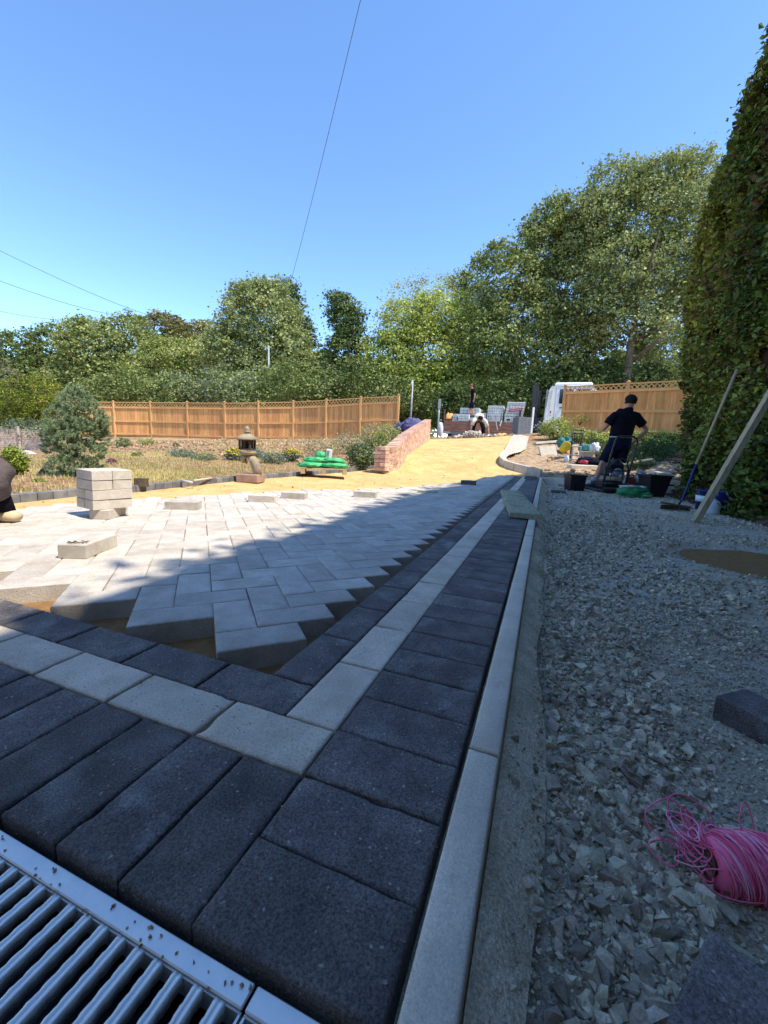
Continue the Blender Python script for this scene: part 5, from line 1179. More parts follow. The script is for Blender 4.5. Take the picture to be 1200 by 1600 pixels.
mb.tube(loop((-.03, .04, .045), .034, .030, .5, .3), .0010, 5, False); mb.tube(loop((-.045, .02, .018), .022, .016, .2, .5), .0010, 5, False); mb.tube(loop((.0, .055, .05), .030, .022, .9, .0), .0010, 5, False)
mb.tube(loop((.06, .03, .07), .012, .022, 1.2, .4), .0010, 5, False); mb.tube(loop((.02, -.03, .03), .05, .014, 1.0, -.1), .0010, 5, False)
mb.build('loose_string', M['pink'], sp); mb2.build('faded_string', M['pinkpale'], sp)

# ================================================================ THINGS ON THE RUBBLE BED
def hz_(u, v, d0=7.): return hit(u, v, None, d0)
p = at(908, 746, 8.75); tr_ = MB(); tr_.box((0, 0, .13), (.56, .22, .27), None, .012); single(tr_, 'concrete_block', M['kerb'], p, LZ-.03, 'long grey concrete block behind the cross kerb', 'concrete block')
p = at(895, 725, 9.4); sk = empty('sack_truck', p, LZ+.05, 'upright sack truck with black back and silver frame on the rubble', 'sack truck'); k_ = 9.4/FPX
def s_(u, v, y=0): return Vector(((u-895)*k_, y, (725-v)*k_))
mb = MB(); mb.tube([s_(889, 722), s_(890, 690), s_(888, 672)], .016, 8); mb.tube([s_(906, 722), s_(904, 690), s_(907, 673)], .016, 8)
for v_ in (673, 678, 693): mb.tube([s_(889, v_), s_(905, v_)], .014, 8)
for u_ in (893, 897, 901): mb.tube([s_(u_, 678), s_(u_, 693)], .010, 6)
mb.build('back_frame', M['black'], sk)
mb = MB()
for v_ in (698, 711, 718, 723): mb.box(s_(897, v_, -.02), (.24, .03, .03), None, .004)
for u_ in (891, 904): mb.box(s_(u_, 711, -.02), (.03, .03, .36))
mb.box(s_(898, 724, -.1), (.24, .18, .015)); mb.build('silver_frame', M['metalgrey'], sk)
for u_ in (885.5, 908.5):
    mb = MB(); mb.lathe([(.02, -.025), (.09, -.02), (.10, 0), (.09, .02), (.02, .025)], 18); mb.v = [(v[2], v[0], v[1]) for v in mb.v]; o = mb.build('wheel', M['cloudy'] if u_ < 890 else M['black'], sk); o.location = s_(u_, 719, .04)
bp_ = at(879, 708, 9.8); yb = empty('yellow_bucket', bp_, LZ, 'yellow bucket tipped over on the rubble', 'bucket'); mb = MB(); mb.lathe([(.02, 0), (.08, 0), (.12, .20), (.125, .20), (.115, .19)], 20); o = mb.build('bucket', M['yel'], yb); o.rotation_euler = (-.5, 1.0, 0); o.location = (-.02, 0, .08)
bag('tarpaulin', at(883, 693, 10.6), (.17, .2, .16), 21, M['teal'], 'bunched teal tarpaulin left of the sack truck', 'tarpaulin', None, 0, .28, 3)
mb = MB(); mb.box((0, 0, .10), (.36, .2, .17), None, .03); o = single(mb, 'toolbox', M['teal'], at(916, 706, 10.2), LZ, 'dark green box right of the sack truck', 'box')
mb = MB(); mb.lathe([(.02, 0), (.13, 0), (.15, .15), (.155, .15), (.14, .14)], 20); single(mb, 'pale_basin', M['cloudy'], at(916, 716, 9.6), 0, 'pale round basin in front of the dark green box', 'basin')
bag('rubbish_bag', at(929, 700, 9.9), (.10, .10, .13), 25, M['cloudy'], 'white and blue plastic bag right of the basin', 'bag', None, 0, .28, 3)
bag('clothes_heap', at(922, 722, 9.0), (.26, .2, .10), 27, M['navy'], 'heap of dark navy clothes on the concrete block', 'clothes', None, LZ, .3, 3.5)
bag('cloth', at(912, 722, 8.85), (.09, .07, .045), 28, M['red'], 'small crumpled pinkish red cloth on the dark clothes', 'cloth', None, 0, .3, 4)
mb = MB(); mb.box((0, 0, 0), (.44, .06, .30), (-.5, -.08, .1), .01); single(mb, 'flagstone', M['slab'], at(856, 706, 10.4), LZ, 'square pale flagstone leaning on the rubble', 'flagstone')
mb = MB(); mb.box((0, 0, 0), (.75, .22, .07), (-.2, -.12, .15), .01); single(mb, 'long_slab', M['slab'], at(853, 692, 12.2), LZ, 'long pale slab lying behind the curved kerb', 'slab')
mb = MB(); mb.box((0, 0, .02), (.42, .26, .05), (.12, .06, .1), .008); single(mb, 'broken_slab', M['kerb'], at(1031, 741, 7.9), LZ, 'pale square slab lying on the leaf litter behind the tub', 'slab')
mb = MB(); mb.box((0, 0, .0), (.72, .12, .03), (.1, -.22, .1), .004); single(mb, 'board_offcut', M['timber'], at(993, 722, 8.7), LZ, 'pale board offcut lying on the ivy behind the man', 'board')
for i, (u_, v_, w_, lb_) in enumerate(((1052, 748, .3, 'brown flat stone at the foot of the leaf litter bank, right of the pale slab'), (1046, 757, .36, 'flat brown stone just behind the cross kerb near the hedge'), (1062, 739, .22, 'small brown stone highest on the leaf litter bank'))):
    mb = MB(); mb.blob((0, 0, 0), (w_*.5, w_*.35, .035), i, .2, 2, 14, 8); o = mb.build('flat_stone', M['terracotta']); o.location = at(u_, v_, 7.75+.1*i); tag(o, lb_, 'stone', 'flat stones on the litter bank')
n = 260; x = rng.uniform(.3, 2.2, n); y = rng.uniform(8.4, 11.5, n); P = np.column_stack([x, y, Tn(x, y)+.03]); scatter('rubble_stones', P, rng.lognormal(math.log(.045), .4, n), HUL, M['rubble'], .4)

# ================================================================ VEGETATION
def leafmesh(name, C, S, material, up=.35, nrm=None, aspect=.55, fold=True):
    """C centres, S sizes; diamond leaves of two triangles folded on the midrib"""
    N = len(C); d = rng.normal(size=(N, 3)); d[:, 2] = d[:, 2]*.6-.25; d /= np.linalg.norm(d, axis=1)[:, None]
    nr = rng.normal(size=(N, 3)); nr[:, 2] += up*3
    if nrm is not None: nr += nrm
    nr /= np.linalg.norm(nr, axis=1)[:, None]
    s = np.cross(d, nr); s /= (np.linalg.norm(s, axis=1)[:, None]+1e-9); nr = np.cross(s, d)
    S = S[:, None]; a = C-d*S*.5; b = C+d*S*.5; l = C+s*S*aspect*.5+nr*S*.10-d*S*.08; r = C-s*S*aspect*.5+nr*S*.10-d*S*.08
    V = np.stack([a, l, b, r], 1).reshape(-1, 3); i = np.arange(N)*4
    F = np.stack([np.stack([i, i+2, i+1], -1), np.stack([i, i+3, i+2], -1)], 1).reshape(-1, 3)
    return fastmesh(name, V, F, 3, material)
def crown_pts(blobs, dens, clump=.30, fill=.18):
    """blobs (centre, r3) ; leaf points clumped near the shell"""
    CC = []; NN = []
    for c, r in blobs:
        c = np.array(c); r = np.array(r); area = 4*math.pi*((r[0]*r[1])**1.6+(r[0]*r[2])**1.6+(r[1]*r[2])**1.6)**(1/1.6)/3**(1/1.6)
        ncl = max(6, int(area*dens[0]*1.6)); u_ = rng.normal(size=(ncl, 3)); u_ /= np.linalg.norm(u_, axis=1)[:, None]
        u_ = u_[u_[:, 2] > -.75]; ncl = len(u_)
        rad = (rng.uniform(.74, 1.06, ncl)+.20*np.array([mnoise.noise(Vector(tuple(a*2.3+c))) for a in u_]))[:, None]; cl = c+u_*r*rad; kp = np.array([mnoise.noise(Vector(tuple(a*1.1))) for a in cl]) > -.30; cl = cl[kp]; u_ = u_[kp]; ncl = len(cl)
        k = int(dens[1]*1.45); off = rng.normal(size=(ncl, k, 3))*clump*np.array([1, 1, .55])*rng.lognormal(-.15, .35, ncl).clip(.4, 1.5)[:, None, None]; P = (cl[:, None]+off).reshape(-1, 3); CC.append(P); NN.append(np.repeat(u_, k, 0))
        nf = int(ncl*k*fill); u2 = rng.normal(size=(nf, 3)); u2 /= np.linalg.norm(u2, axis=1)[:, None]; CC.append(c+u2*r*(rng.uniform(0, .85, nf)**.4)[:, None]); NN.append(u2)
    return np.concatenate(CC), np.concatenate(NN)
def trunkmb(mb, base, top, r0, r1, bend=.3, limbs=4, seed=0):
    rr = random.Random(seed); base, top = Vector(base), Vector(top); d = top-base; pts = [base+d*t+Vector((math.sin(t*4+seed), math.cos(t*3+seed), 0))*bend*t for t in (0, .25, .5, .75, 1)]
    mb.tube(pts, [r0, r0*.8, r0*.65, (r0+r1)/2*.7, r1], 9)
    for i in range(limbs):
        t = rr.uniform(.3, .85); p = base+d*t; a = rr.uniform(0, 6.28); L = d.length*rr.uniform(.14, .28); q = p+Vector((math.cos(a)*L, math.sin(a)*L, L*.7)); mb.tube([p, (p+q)/2+Vector((0, 0, -.05*L)), q], [r0*.4, r0*.28, r0*.1], 6)
def tree(label, blobs, d, mt, leaf=.2, dens=(3., 22), base=None, clump=.3, cat='tree', name='tree', group=None, thick=.8, trunk=True, fill=.18, mix=None, r0=.2, up=.35, aspect=.8):
    k = d/FPX; B = []
    for b in blobs:
        u_, v_, ru, rv = b[:4]; dd = d+(b[4] if len(b) > 4 else 0); B.append((tuple(at(u_, v_, dd)), (ru*k, max(ru, rv)*k*thick, rv*k)))
    mu = sum(b[0] for b in blobs)/len(blobs)
    p = at(mu if base is None else base, 690, d); z = T(p.x, p.y); root = empty(name, (p.x, p.y, z), 0, label, cat, group)
    C, N = crown_pts(B, dens, clump, fill); C[:, 2] = np.maximum(C[:, 2], Tn(C[:, 0], C[:, 1])+.03); C = C-np.array(root.location); S = rng.lognormal(-.12, .32, len(C)).clip(.4, 1.6)*leaf*.86
    if mix:
        k_ = rng.uniform(0, 1, len(C)) < mix[1]; me = leafmesh('crown', C[k_], S[k_], M[mix[0]], up, N[k_]*.9, aspect); link('crown', me, root); C, N, S = C[~k_], N[~k_], S[~k_]
    link('crown', leafmesh('crown', C, S, M[mt], up, N*.9, aspect), root)
    if trunk:
        mb = MB(); ms = [sum(c[0][j] for c in B)/len(B) for j in range(3)]; top = Vector(ms)-root.location; top.x *= .8; top.y *= .8; trunkmb(mb, (0, 0, -.3), top, r0, .05, .25, 6, int(mu)); mb.build('trunk', M['bark'], root)
    return root
GT = 'trees standing beyond the fences'
tree('dark tree at the far left edge beyond the lap fence', [(22,560,42,42),(78,545,34,38),(-25,585,40,50),(60,600,45,45)], 38, 'lf_dark', .24, (2.4, 20), group=GT)
tree('broad olive tree behind the small pine, left of the fence', [(150,560,52,55),(200,545,50,50),(120,530,30,32),(130,505,14,9),(180,600,60,45),(110,600,40,45)], 36, 'lf_olive', .24, (2.4, 20), group=GT, mix=('lf_dark', .25))
tree('rounded brownish tree showing on the skyline', [(252,520,42,30),(290,530,40,25)], 50, 'lf_brown', .34, (1.2, 20), group=GT, mix=('lf_dark', .3))
tree('brown topped tree farthest back on the skyline', [(322,532,30,28),(345,540,28,30)], 52, 'lf_brown', .34, (1.2, 20), group=GT, mix=('lf_bright', .2))
tree('yellowish green tree in the middle of the left group', [(265,570,50,40),(310,570,40,36),(240,600,50,36)], 34, 'lf_olive', .22, (2.6, 20), group=GT, mix=('lf_bright', .2))
tree('tall olive tree with a pale trunk left of the sky gap', [(405,500,62,55),(390,465,34,25),(425,460,30,22),(360,545,46,45),(440,560,55,55),(470,590,45,40),(400,590,60,45)], 31, 'lf_olive', .21, (2.8, 22), group=GT, mix=('lf_silver', .3), base=420)
tree('slim dark tree at the right shoulder of the tall olive tree', [(452,470,17,28),(462,505,20,28),(478,530,14,22)], 35, 'lf_ivy', .22, (3.2, 20), group=GT, mix=('lf_olive', .3))
tree('narrow ivy clad tree standing alone in the sky gap', [(533,482,24,20),(545,500,26,24),(552,525,24,28),(522,468,12,11),(540,555,30,38),(545,600,36,40)], 31, 'lf_dark', .20, (3.2, 22), group=GT, mix=('lf_ivy', .4))
tree('bright yellow green tree left of the lorry', [(640,510,52,42),(690,500,50,44),(610,560,48,48),(665,565,55,55),(725,555,45,55),(640,610,55,40),(720,600,45,38),(600,600,40,40)], 29, 'lf_bright', .19, (2.8, 22), group=GT, mix=('lf_olive', .3))
tree('pale sparse topped tree above the bright green tree', [(640,462,36,26),(680,455,38,25),(620,500,34,28),(700,478,30,25)], 33, 'lf_pale', .15, (1.8, 12), group=GT, mix=('lf_bright', .55), fill=.05)
tree('small dark tree between the bright tree and the big trees', [(725,445,24,22),(745,480,30,32),(735,520,32,36)], 34, 'lf_dark', .21, (2.8, 20), group=GT, mix=('lf_olive', .4))
tree('big green tree behind the lorry, stepped towards the sky gap', [(775,405,34,26),(800,450,50,46),(850,360,36,28),(880,335,40,28),(870,390,60,50),(820,500,62,56),(890,450,60,60),(770,540,50,50),(850,560,70,55),(905,540,50,50),(900,390,40,50)], 27, 'lf_dark', .20, (2.8, 22), group=GT, mix=('lf_olive', .55), base=925, r0=.28)
tree('tallest silvery tree behind the right fence', [(965,292,50,36),(1030,285,50,32),(1085,272,44,30),(935,350,45,48),(1000,350,70,60),(1075,345,55,60),(960,430,66,60),(1040,430,70,62),(1100,430,50,70),(985,505,62,50),(1060,520,60,55),(940,480,45,45)], 24.5, 'lf_silver', .17, (3.2, 24), group=GT, mix=('lf_olive', .5), base=965, r0=.30)
tree('lighter leafy tree between the tall silvery tree and the hedge', [(1082,548,30,50),(1098,500,24,50),(1072,590,18,22),(1140,560,50,55),(1150,500,45,50)], 14.8, 'lf_silver', .13, (4, 20), group=GT, mix=('lf_bright', .35))
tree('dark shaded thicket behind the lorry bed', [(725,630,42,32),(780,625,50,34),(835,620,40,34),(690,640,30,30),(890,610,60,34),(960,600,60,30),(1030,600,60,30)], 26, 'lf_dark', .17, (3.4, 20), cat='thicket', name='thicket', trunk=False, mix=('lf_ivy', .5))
for i, (x_, lb_) in enumerate(((330, 'grey green bushes above the middle of the left fence'), (455, 'green bushes above the right half of the left fence'), (205, 'green bushes above the left part of the fence'), (560, 'dark bushes behind the right end of the left fence'))):
    tree(lb_, [(x_-52,618+(i%2)*8,42,30-(i%3)*4),(x_-8,606-(i*7)%13,40,30+(i*5)%9),(x_+30,622,36,24),(x_+62,612+(i*11)%14,34,30)], 25.5-.3*i, ['lf_grey', 'lf_dark', 'lf_olive', 'lf_ivy'][i], .15, (3.6, 20), cat='bush', name='bush', trunk=False, mix=(['lf_olive', 'lf_olive', 'lf_dark', 'lf_olive'][i], .5), group='bushes along the left fence')
# distant woodland mass closing the view
xs = [(-120+i*62, 622+8*math.sin(i*1.7), 60, 40) for i in range(24)]
B = [(tuple(at(a, b, 58+6*math.sin(i))), (c*58/FPX, 4., d_*58/FPX+1.6)) for i, (a, b, c, d_) in enumerate(xs)]
C, N = crown_pts(B, (.28, 18), .5, .6); tag(link('woodland', leafmesh('woodland', C, rng.uniform(.7, 1.3, len(C)), M['lf_dark'], .35, N)), 'far woodland closing the view behind the nearer trees', kind='stuff')

# hedge
HX = 2.30
def hedgetop(y): return float(np.interp(y, (3.2, 5.2, 6.5, 6.95, 7.3, 7.54, 7.77, 8.18, 8.33), (5.75, 5.42, 5.36, 5.25, 5.12, 4.9, 4.6, 3.95, 3.4)))  # unseen near part raised to set where the hedge shadow falls
def hedgeend(z): return np.interp(z, (0, .64, 1.26, 2.37, 3.32, 3.94, 4.56, 5.07), (6.9, 7.2, 7.74, 8.23, 8.34, 8.18, 7.77, 7.3))
hd = empty('hedge', (HX+.8, 3, -.12), 0, 'towering dark green leafy hedge along the right side of the gravel', 'hedge')
core = MB(); ysn = np.concatenate([np.linspace(-9, 6, 16), np.linspace(6.2, 8.12, 9)]); prof = []
for y in ysn:
    t = hedgetop(y)-(.04 if y < 5 else .15); inx = HX+(.04 if y < 5 else .10); zb = float(np.interp(y, (6.8, 7.1, 7.6, 8.1), (-.15, .7, 1.35, 2.5)))
    prof += [(inx, y, zb), (inx, y, max(zb+.05, t*.55)), (inx, y, t-.08), (inx+.06, y, t), (inx+1.6, y, t), (inx+1.9, y, zb)]
m_ = 6; vs = [(a-hd.location.x, b-hd.location.y, c-hd.location.z) for a, b, c in prof]
core.add(vs, [(i*m_+k, i*m_+(k+1) % m_, (i+1)*m_+(k+1) % m_, (i+1)*m_+k) for i in range(len(ysn)-1) for k in range(m_)]+[tuple(range(m_-1, -1, -1)), tuple((len(ysn)-1)*m_+k for k in range(m_))]); core.build('shade_core', mat('hedge_shade_core', [(.02,.016,.008),(.05,.035,.018)], 14, .95, .6, 20, .05, .1), hd)  # solid dark core added behind the leaves to block sun and darken gaps
def hedge_pts(n, y0, y1, spread=.13):
    y = rng.uniform(y0, y1, n); tp = np.array([hedgetop(q) for q in y]); f_ = rng.uniform(0, 1, n); z = -.12+(tp+.12)*f_
    hk = np.array([mnoise.fractal(Vector((3, a*1.9, b*1.5)), 1, 2, 3) for a, b in zip(y, z)]) > -.33
    bulge = np.array([mnoise.fractal(Vector((0, a*1.1, b*1.1)), 1, 2, 3) for a, b in zip(y, z)])*.20
    x = HX+np.where(f_ > .97, (f_-.97)*1.5, 0)-bulge*.75+rng.exponential(spread*.5, n)-.02
    x = x+.05*rng.normal(size=n)
    k = hk & (y < hedgeend(z)+rng.normal(0, .05, n))
    return np.column_stack([x, y, z])[k], np.tile([-1.2, .0, .25], (n, 1))[k]
parts_ = [hedge_pts(90000, 4.5, 8.4), hedge_pts(16000, -9, 4.5, .2)]
n = 9000; y = rng.uniform(-9, 8.2, n); x = HX+rng.uniform(.0, 1.7, n); z = np.array([hedgetop(q) for q in y])+rng.normal(0, .09, n); parts_.append((np.column_stack([x, y, z]), np.tile([0, 0, 1.], (n, 1))))
n = 14000; x = rng.uniform(HX+.0, HX+2.1, n); z = rng.uniform(-.1, 5.1, n); y = hedgeend(z)+rng.normal(0, .08, n); parts_.append((np.column_stack([x, y, z]), np.tile([-.2, 1., .1], (n, 1))))
C = np.concatenate([a for a, _ in parts_])-np.array(hd.location); N = np.concatenate([b for _, b in parts_]); S = rng.lognormal(math.log(.058), .3, len(C)).clip(.03, .11); S[C[:, 1]+hd.location.y < 4.5] *= 1.5; S[rng.uniform(0, 1, len(S)) < .12] *= 1.5
k_ = (rng.uniform(0, 1, len(C)) < .10+.18*(np.array([mnoise.noise(Vector(tuple(c*1.2))) for c in C]) > .25))
link('leaves', leafmesh('leaves', C[~k_], S[~k_], M['hedge'], .1, N[~k_]*1.3, .6), hd); link('dry_leaves', leafmesh('dry_leaves', C[k_], S[k_], M['hedgebrown'], .1, N[k_]*1.3, .6), hd)
# leaf litter bank and ivy between fence and kerb
lp_ = [at(1000,735,8.2), at(1075,760,7.2), at(1110,770,7.), at(1110,700,9.5), at(1060,690,11.), at(1035,705,10)]
n = 5200; tri = rng.uniform(0, 1, (n, 2)); u_ = rng.uniform(1015, 1180, n); v_ = rng.uniform(690, 790, n)
PP = []
for a, b in zip(u_[:2600].tolist(), v_[:2600].tolist()):
    q = hit(a, b, lambda x, y: max(T(x, y) if y > 7.7 else G(x, y), G(x, y)+max(0, x-2.15)*.55), 4.5, 13)
    if (q.y > 7.75 and q.x > 1.9) or q.x > 2.2: PP.append((q.x, q.y, q.z+.01))
PP = np.array(PP); PP = np.concatenate([PP+rng.normal(0, .02, PP.shape)*np.array([1, 1, .3]) for _ in range(4)])
tag(link('leaf_litter', leafmesh('leaf_litter', PP, rng.uniform(.03, .08, len(PP)), M['litter'], 1.)), 'brown dead leaves heaped between the hedge and the cross kerb', kind='stuff')
sheet('litter_bank', [(2.1, 3.0), (2.25, 5.), (2.2, 6.5), (2.15, 7.6), (4.2, 7.3), (4.2, 3.)], lambda x, y: G(x, y)+.0+np.clip(x-2.1, 0, 2)*.45+nz(x, y, 3, 2)*.05-.03, .1, M['litter'])
def groundcover(label, pts_uv, n, d0, mt, size, h, mix=None, name='ground_cover', cat=None, kind='stuff'):
    poly = [(hit(a, b, None, d0).x, hit(a, b, None, d0).y) for a, b in pts_uv]; P_ = np.array(poly); x0, y0 = P_.min(0); x1, y1 = P_.max(0)
    x = rng.uniform(x0, x1, n*3); y = rng.uniform(y0, y1, n*3); k = inpoly(x, y, poly); x, y = x[k][:n], y[k][:n]
    hh = h*(.35+.65*np.clip(nz(x, y, 1.8, 6)+.5, 0, 1)); C = np.column_stack([x, y, Tn(x, y)+hh*rng.uniform(.1, 1, len(x))])
    o = link(name, leafmesh(name, C, rng.uniform(.6, 1.2, len(C))*size, M[mt], .7)); tag(o, label, cat, None, kind); return o
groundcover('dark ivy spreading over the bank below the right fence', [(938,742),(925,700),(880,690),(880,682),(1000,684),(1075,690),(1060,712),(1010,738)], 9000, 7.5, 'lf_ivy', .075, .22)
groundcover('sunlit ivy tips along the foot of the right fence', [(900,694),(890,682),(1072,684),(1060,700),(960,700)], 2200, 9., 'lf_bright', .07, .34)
# small garden plants, each its own thing
def plant(u, vb, w_, h_, d, mt, label, leaf=.05, n=700, mix=None, cat='plant', name='plant', group='plants in the dry garden bed', flowers=None):
    k = d/FPX; b = at(u, vb, d); b.z = min(b.z, T(b.x, b.y)+.02) if abs(b.z-T(b.x, b.y)) < .25 else b.z; W_, H_ = w_*k/2, h_*k; root = empty(name, b, 0, label, cat, group)
    u_ = rng.normal(size=(n, 3)); u_ /= np.linalg.norm(u_, axis=1)[:, None]; r = rng.uniform(.35, 1.08, n)[:, None]**.6; C = u_*r*np.array([W_, W_*.8, H_*.5])+np.array([0, 0, H_*.5]); C += rng.normal(0, W_*.10, C.shape); C[:, 2] = np.abs(C[:, 2])
    S = rng.uniform(.6, 1.3, n)*leaf; kk = rng.uniform(0, 1, n) < (mix[1] if mix else 0)
    link('foliage', leafmesh('foliage', C[~kk], S[~kk], M[mt], .3, u_[~kk]), root)
    if mix: link('foliage', leafmesh('foliage', C[kk], S[kk], M[mix[0]], .3, u_[kk]), root)
    if flowers:
        m2 = int(n*.25); u2 = rng.normal(size=(m2, 3)); u2[:, 2] = np.abs(u2[:, 2])+.3; u2 /= np.linalg.norm(u2, axis=1)[:, None]; C2 = u2*np.array([W_*.9, W_*.8, H_*.55])*rng.uniform(.8, 1.1, (m2, 1))+np.array([0, 0, H_*.5]); link('flowers', leafmesh('flowers', C2, np.full(m2, leaf*.9), M[flowers], .9, u2, .8), root)
    mb = MB()
    for i in range(5): a = i*1.3; mb.tube([(0, 0, -.05), (math.cos(a)*W_*.5, math.sin(a)*W_*.5, H_*.6)], [.012*H_*4, .004], 5)
    mb.build('stems', M['bark'], root); return root
plant(366, 722, 34, 20, 8.3, 'lf_grey', 'yellow flowering clump left of the stone lantern', .05, 900, None, flowers='yellow')
plant(455, 716, 34, 18, 8.6, 'lf_grey', 'yellow flowering clump left of the green bags', .05, 800, None, flowers='yellow')
plant(426, 722, 44, 16, 8., 'lf_grey', 'low grey green clump between lantern and yellow flowers', .045, 800)
plant(400, 712, 30, 12, 9.2, 'lf_grey', 'small grey clump behind the lantern', .05, 400)
plant(285, 716, 46, 13, 8.6, 'lf_grey', 'bluish grey mound left of the lantern clump', .045, 900, None)
plant(318, 722, 44, 12, 8.1, 'lf_grey', 'grey green mat in front of the bluish mound', .045, 800, ('lf_olive', .4))
plant(215, 716, 18, 9, 8.6, 'lf_olive', 'tiny green tuft in the middle of the bank', .05, 220)
plant(192, 699, 26, 14, 11.5, 'lf_dark', 'dark green weed at the foot of the fence by the pine', .06, 350, ('lf_grey', .4))
plant(228, 692, 30, 8, 13, 'lf_olive', 'low weed at the foot of the fence, second from the pine', .06, 300)
plant(275, 700, 12, 8, 12, 'lf_dark', 'small dark weed halfway up the bank', .06, 160)
plant(175, 726, 16, 9, 6.5, 'lf_grey', 'magenta flowering tuft right of the pine', .035, 260, None, flowers='magenta')
plant(140, 727, 26, 12, 6.2, 'lf_dark', 'magenta flowering clump under the pine', .035, 400, None, flowers='magenta')
plant(500, 712, 60, 26, 9.6, 'lf_pale', 'dry pale shrub behind the green bags', .05, 900, ('straw', .4), cat='shrub')
plant(545, 706, 60, 30, 10.5, 'lf_pale', 'dry flowering shrub left of the wall shrubs', .055, 900, ('lf_olive', .35), cat='shrub')
plant(562, 732, 44, 40, 7.9, 'lf_dark', 'leafy green shrub at the end of the garden edging', .055, 1500, ('lf_grey', .4), cat='shrub')
plant(588, 722, 48, 46, 8.8, 'lf_olive', 'green shrub right behind the brick pier', .055, 1500, ('lf_dark', .3), cat='shrub')
plant(606, 700, 44, 40, 11.2, 'lf_bright', 'yellow green shrub hiding the end of the left fence', .06, 1400, ('lf_pale', .4), cat='shrub')
plant(580, 696, 44, 36, 11.8, 'lf_pale', 'dry yellowish shrub leaning on the left fence', .06, 900, ('lf_bright', .3), cat='shrub')
plant(868, 686, 46, 32, 13.2, 'lf_bright', 'sunlit green shrub left of the right fence', .075, 1500, ('lf_olive', .4), cat='shrub')
plant(892, 690, 40, 18, 12.4, 'lf_olive', 'low green shrub at the foot of the right fence', .07, 800, ('lf_bright', .3), cat='shrub')
plant(848, 672, 20, 18, 14.5, 'lf_grey', 'pale weed in front of the lorry cab', .07, 500, cat='weed')
plant(906, 662, 26, 14, 14.6, 'lf_bright', 'leafy sprig in front of the right fence boards', .06, 150, cat='weed')
plant(24, 744, 40, 46, 4.4, 'lf_bright', 'lime green mound behind the squatting person', .035, 1600, ('grassgreen', .5), cat='shrub')
plant(62, 757, 22, 8, 3.9, 'grassgreen', 'bright green grass tuft left of the block stack', .03, 300)
# small blue pine
k = 4.35/FPX; pb = at(122, 748, 4.35); pb.z = T(pb.x, pb.y); pine = empty('pine_shrub', pb, 0, 'bushy blue green pine standing in the garden left of the fence', 'pine')
mb = MB(); trunkmb(mb, (0, 0, -.05), (0, 0, .62), .028, .008, .02, 3, 3); mb.build('trunk', M['bark'], pine)
Vv = []; rr = random.Random(9); cs = []
for (u_, v_, ru, rv) in ((118,632,22,22),(100,655,26,18),(135,650,26,20),(112,680,38,20),(140,685,26,20),(95,700,26,14),(128,708,32,14),(150,668,15,14),(110,728,32,13),(84,676,12,14),(158,650,7,7),(118,616,10,10),(140,728,18,8)):
    for i in range(int(ru*rv*.20)):
        while True:
            d_ = Vector((rr.gauss(0, 1), rr.gauss(0, 1), rr.gauss(0, 1))).normalized()
            if d_.z > -.8: break
        q = at(u_, v_, 4.35)-pb; q += Vector((d_.x*ru*k*.9, d_.y*ru*k*.85, d_.z*rv*k))*rr.uniform(.75, 1.1); cs.append((q, d_))
C = []; D = []
for q, d_ in cs:
    ax_ = (d_+Vector((rr.uniform(-.5, .5), rr.uniform(-.5, .5), rr.uniform(.1, .9)))).normalized(); L = rr.uniform(.03, .06)
    for j in range(60):
        t = rr.uniform(0, 1); side = Vector((rr.gauss(0, 1), rr.gauss(0, 1), rr.gauss(0, 1))).normalized(); C.append(q+ax_*L*t); D.append((ax_*.7+side).normalized())
C = np.array([c[:] for c in C]); D = np.array([c[:] for c in D]); S = rng.uniform(.020, .036, len(C))[:, None]; s = np.cross(D, rng.normal(size=D.shape)); s /= np.linalg.norm(s, axis=1)[:, None]
V = np.stack([C, C+s*.0034, C+D*S, C-s*.0034], 1).reshape(-1, 3); i = np.arange(len(C))*4; F = np.stack([i, i+1, i+2, i+3], -1); link('needles', fastmesh('needles', V, F, 4, M['needle']), pine)
# golden yew and bare shrub at left
def bigbush(label, blobs, d, mt, leaf, dens, mix=None, name='conifer', cat='conifer', clump=.10, fill=.15, aspect=.3): return tree(label, blobs, d, mt, leaf, dens, None, clump, cat, name, None, .9, True, fill, mix, .05, .6, aspect)
bigbush('rounded golden green yew left of the blue pine', [(48,622,50,36),(20,640,40,32),(78,650,28,30),(50,655,40,22)], 12.5, 'lf_gold', .10, (16, 16), ('lf_ivy', .38))
bigbush('bare twiggy pale shrub at the far left edge', [(-4,590,22,30),(5,620,16,18)], 13.5, 'lf_pale', .09, (10, 10), None, 'bare_shrub', 'shrub', .12, .1, .12)
bigbush('low grey green juniper in front of the golden yew', [(60,672,50,16),(100,668,30,18),(20,672,30,10)], 10.8, 'lf_grey', .07, (20, 14), ('lf_ivy', .35), 'juniper', 'juniper', .06)
bigbush('grey leaved shrub under the blue pine', [(92,722,20,13),(112,735,24,12)], 4.7, 'lf_grey', .035, (60, 14), ('lf_dark', .4), 'low_shrub', 'shrub', .03)
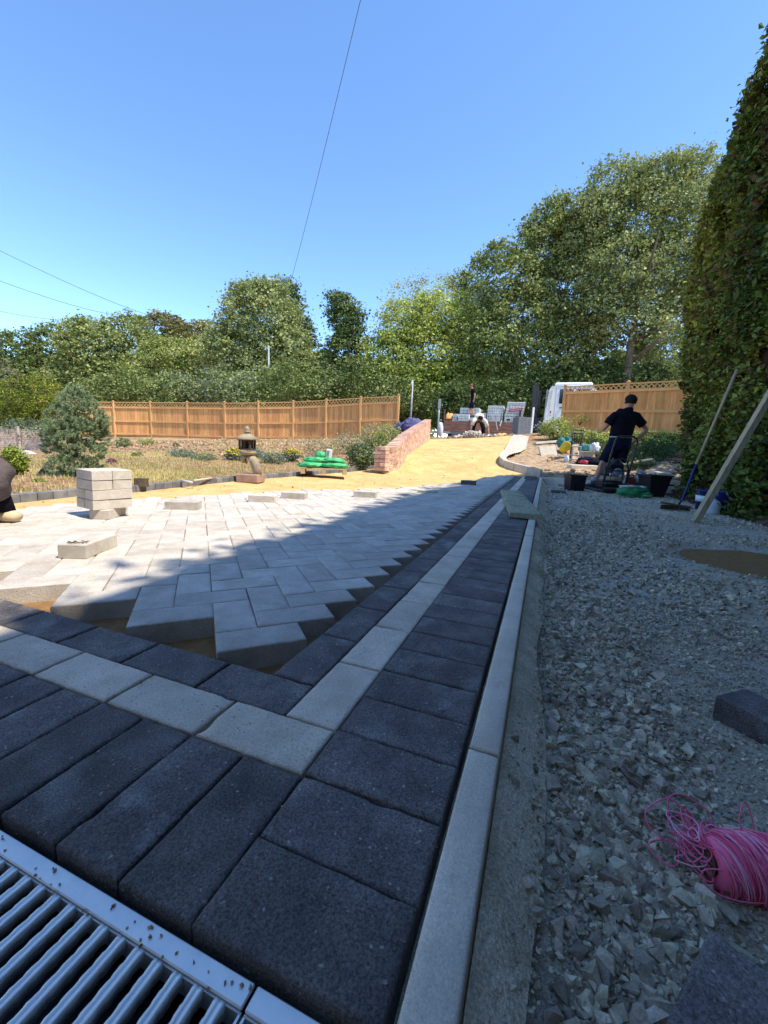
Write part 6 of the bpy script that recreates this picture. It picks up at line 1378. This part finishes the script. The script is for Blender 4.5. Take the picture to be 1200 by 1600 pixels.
# dry grass on the lawn and scattered stalks
def blades(name, n, x0, x1, y0, y1, h, mt, label, dens=None):
    x = rng.uniform(x0, x1, n); y = rng.uniform(y0, y1, n); k = ~inpoly(x, y, SANDP) & ~inpoly(x, y, GRAVP)
    k &= np.array([not (a > -2.75 and b < 7.4) for a, b in zip(x, y)])
    if dens is not None: k &= rng.uniform(0, 1, n) < dens(x, y)
    x, y = x[k], y[k]; m = len(x); z = Tn(x, y)+.01; hh = h*rng.uniform(.4, 1.2, m); a = rng.uniform(0, 6.28, m); wd = hh*.10
    B = np.column_stack([x, y, z]); lean = np.column_stack([np.cos(a), np.sin(a), np.zeros(m)])*hh[:, None]*.6; sd_ = np.column_stack([-np.sin(a), np.cos(a), np.zeros(m)])*wd[:, None]
    V = np.stack([B-sd_, B+sd_, B+lean+np.column_stack([np.zeros((m, 2)), hh])], 1).reshape(-1, 3); F = np.arange(m*3).reshape(-1, 3)
    return tag(link(name, fastmesh(name, V, F, 3, M[mt])), label, kind='stuff')
blades('dry_grass', 60000, -9, -2.6, .6, 7.6, .035, 'straw', 'short dry straw coloured lawn grass', lambda x, y: .35+.65*np.clip(nz(x, y, .9, 3)+.5, 0, 1))
blades('green_grass', 11000, -8, -3.0, .6, 5.5, .04, 'grassgreen', 'greener patches in the dry lawn near the edging', lambda x, y: (nz(x, y, 1.1, 13) > .08)*1.)
blades('dry_stalks', 16000, -13, -1., 7., 20, .09, 'straw', 'dry stalks and weeds scattered over the bank', lambda x, y: .2+.5*np.clip(nz(x, y, .6, 3)+.3, 0, 1))
n = 7000; x = rng.uniform(-14, -1, n); y = rng.uniform(6.5, 21, n); k_ = ~inpoly(x, y, SANDP); x, y = x[k_], y[k_]
scatter('bank_clods', np.column_stack([x, y, Tn(x, y)+.01]), rng.lognormal(math.log(.05), .45, len(x)).clip(.02, .16), HUL, mat('soil_clod', [(.30,.19,.11),(.50,.36,.23)], 9, .95, .5, 60, .004, island=.4), .5, 'dry clods and wood chips on the bank')

hw = empty('added_shade_wall', (-1.2, -1.75, -.1), 0, 'low unseen wall added behind the drain to shade vertical faces and bounce light', 'light blocker')  # wall and door added out of view to dim faces turned this way
mb = MB(); mb.box((0, -.1, 1.25), (6.2, .2, 2.5)); mb.box((0, -.1, 2.56), (6.5, .5, .10)); mb.build('wall', M['render'], hw)
mb = MB(); mb.box((0, .02, 1.05), (2.4, .03, 2.05)); mb.build('added_wall_door', M['white'], hw)

# broad tree beyond the hedge whose shade falls on the ivy and the right fence
WB = [((5.9, 9.6, 4.2), (1.7, 1.7, 1.5)), ((6.4, 11.4, 4.6), (1.8, 1.7, 1.6)), ((6.9, 13.8, 4.8), (1.8, 1.6, 1.6)), ((6.1, 14.5, 4.6), (1.2, 1.2, 1.3)), ((7.6, 12, 5.6), (1.7, 1.7, 1.2)), ((5.2, 10.6, 3.3), (1.1, 1.2, .9))]
rt_ = empty('tree', (6.6, 11.6, T(6.6, 11.6)), 0, 'broad olive tree beyond the hedge, shading the ivy bank', 'tree', GT)
C, N = crown_pts(WB, (2.6, 22), .28, .35); C = C-np.array(rt_.location); link('crown', leafmesh('crown', C, rng.uniform(.09, .19, len(C)), M['lf_olive'], .35, N*.9, .8), rt_)
mb = MB(); trunkmb(mb, (0, 0, -.3), (0, 0, 3.6), .2, .06, .1, 6, 4); mb.build('trunk', M['bark'], rt_)
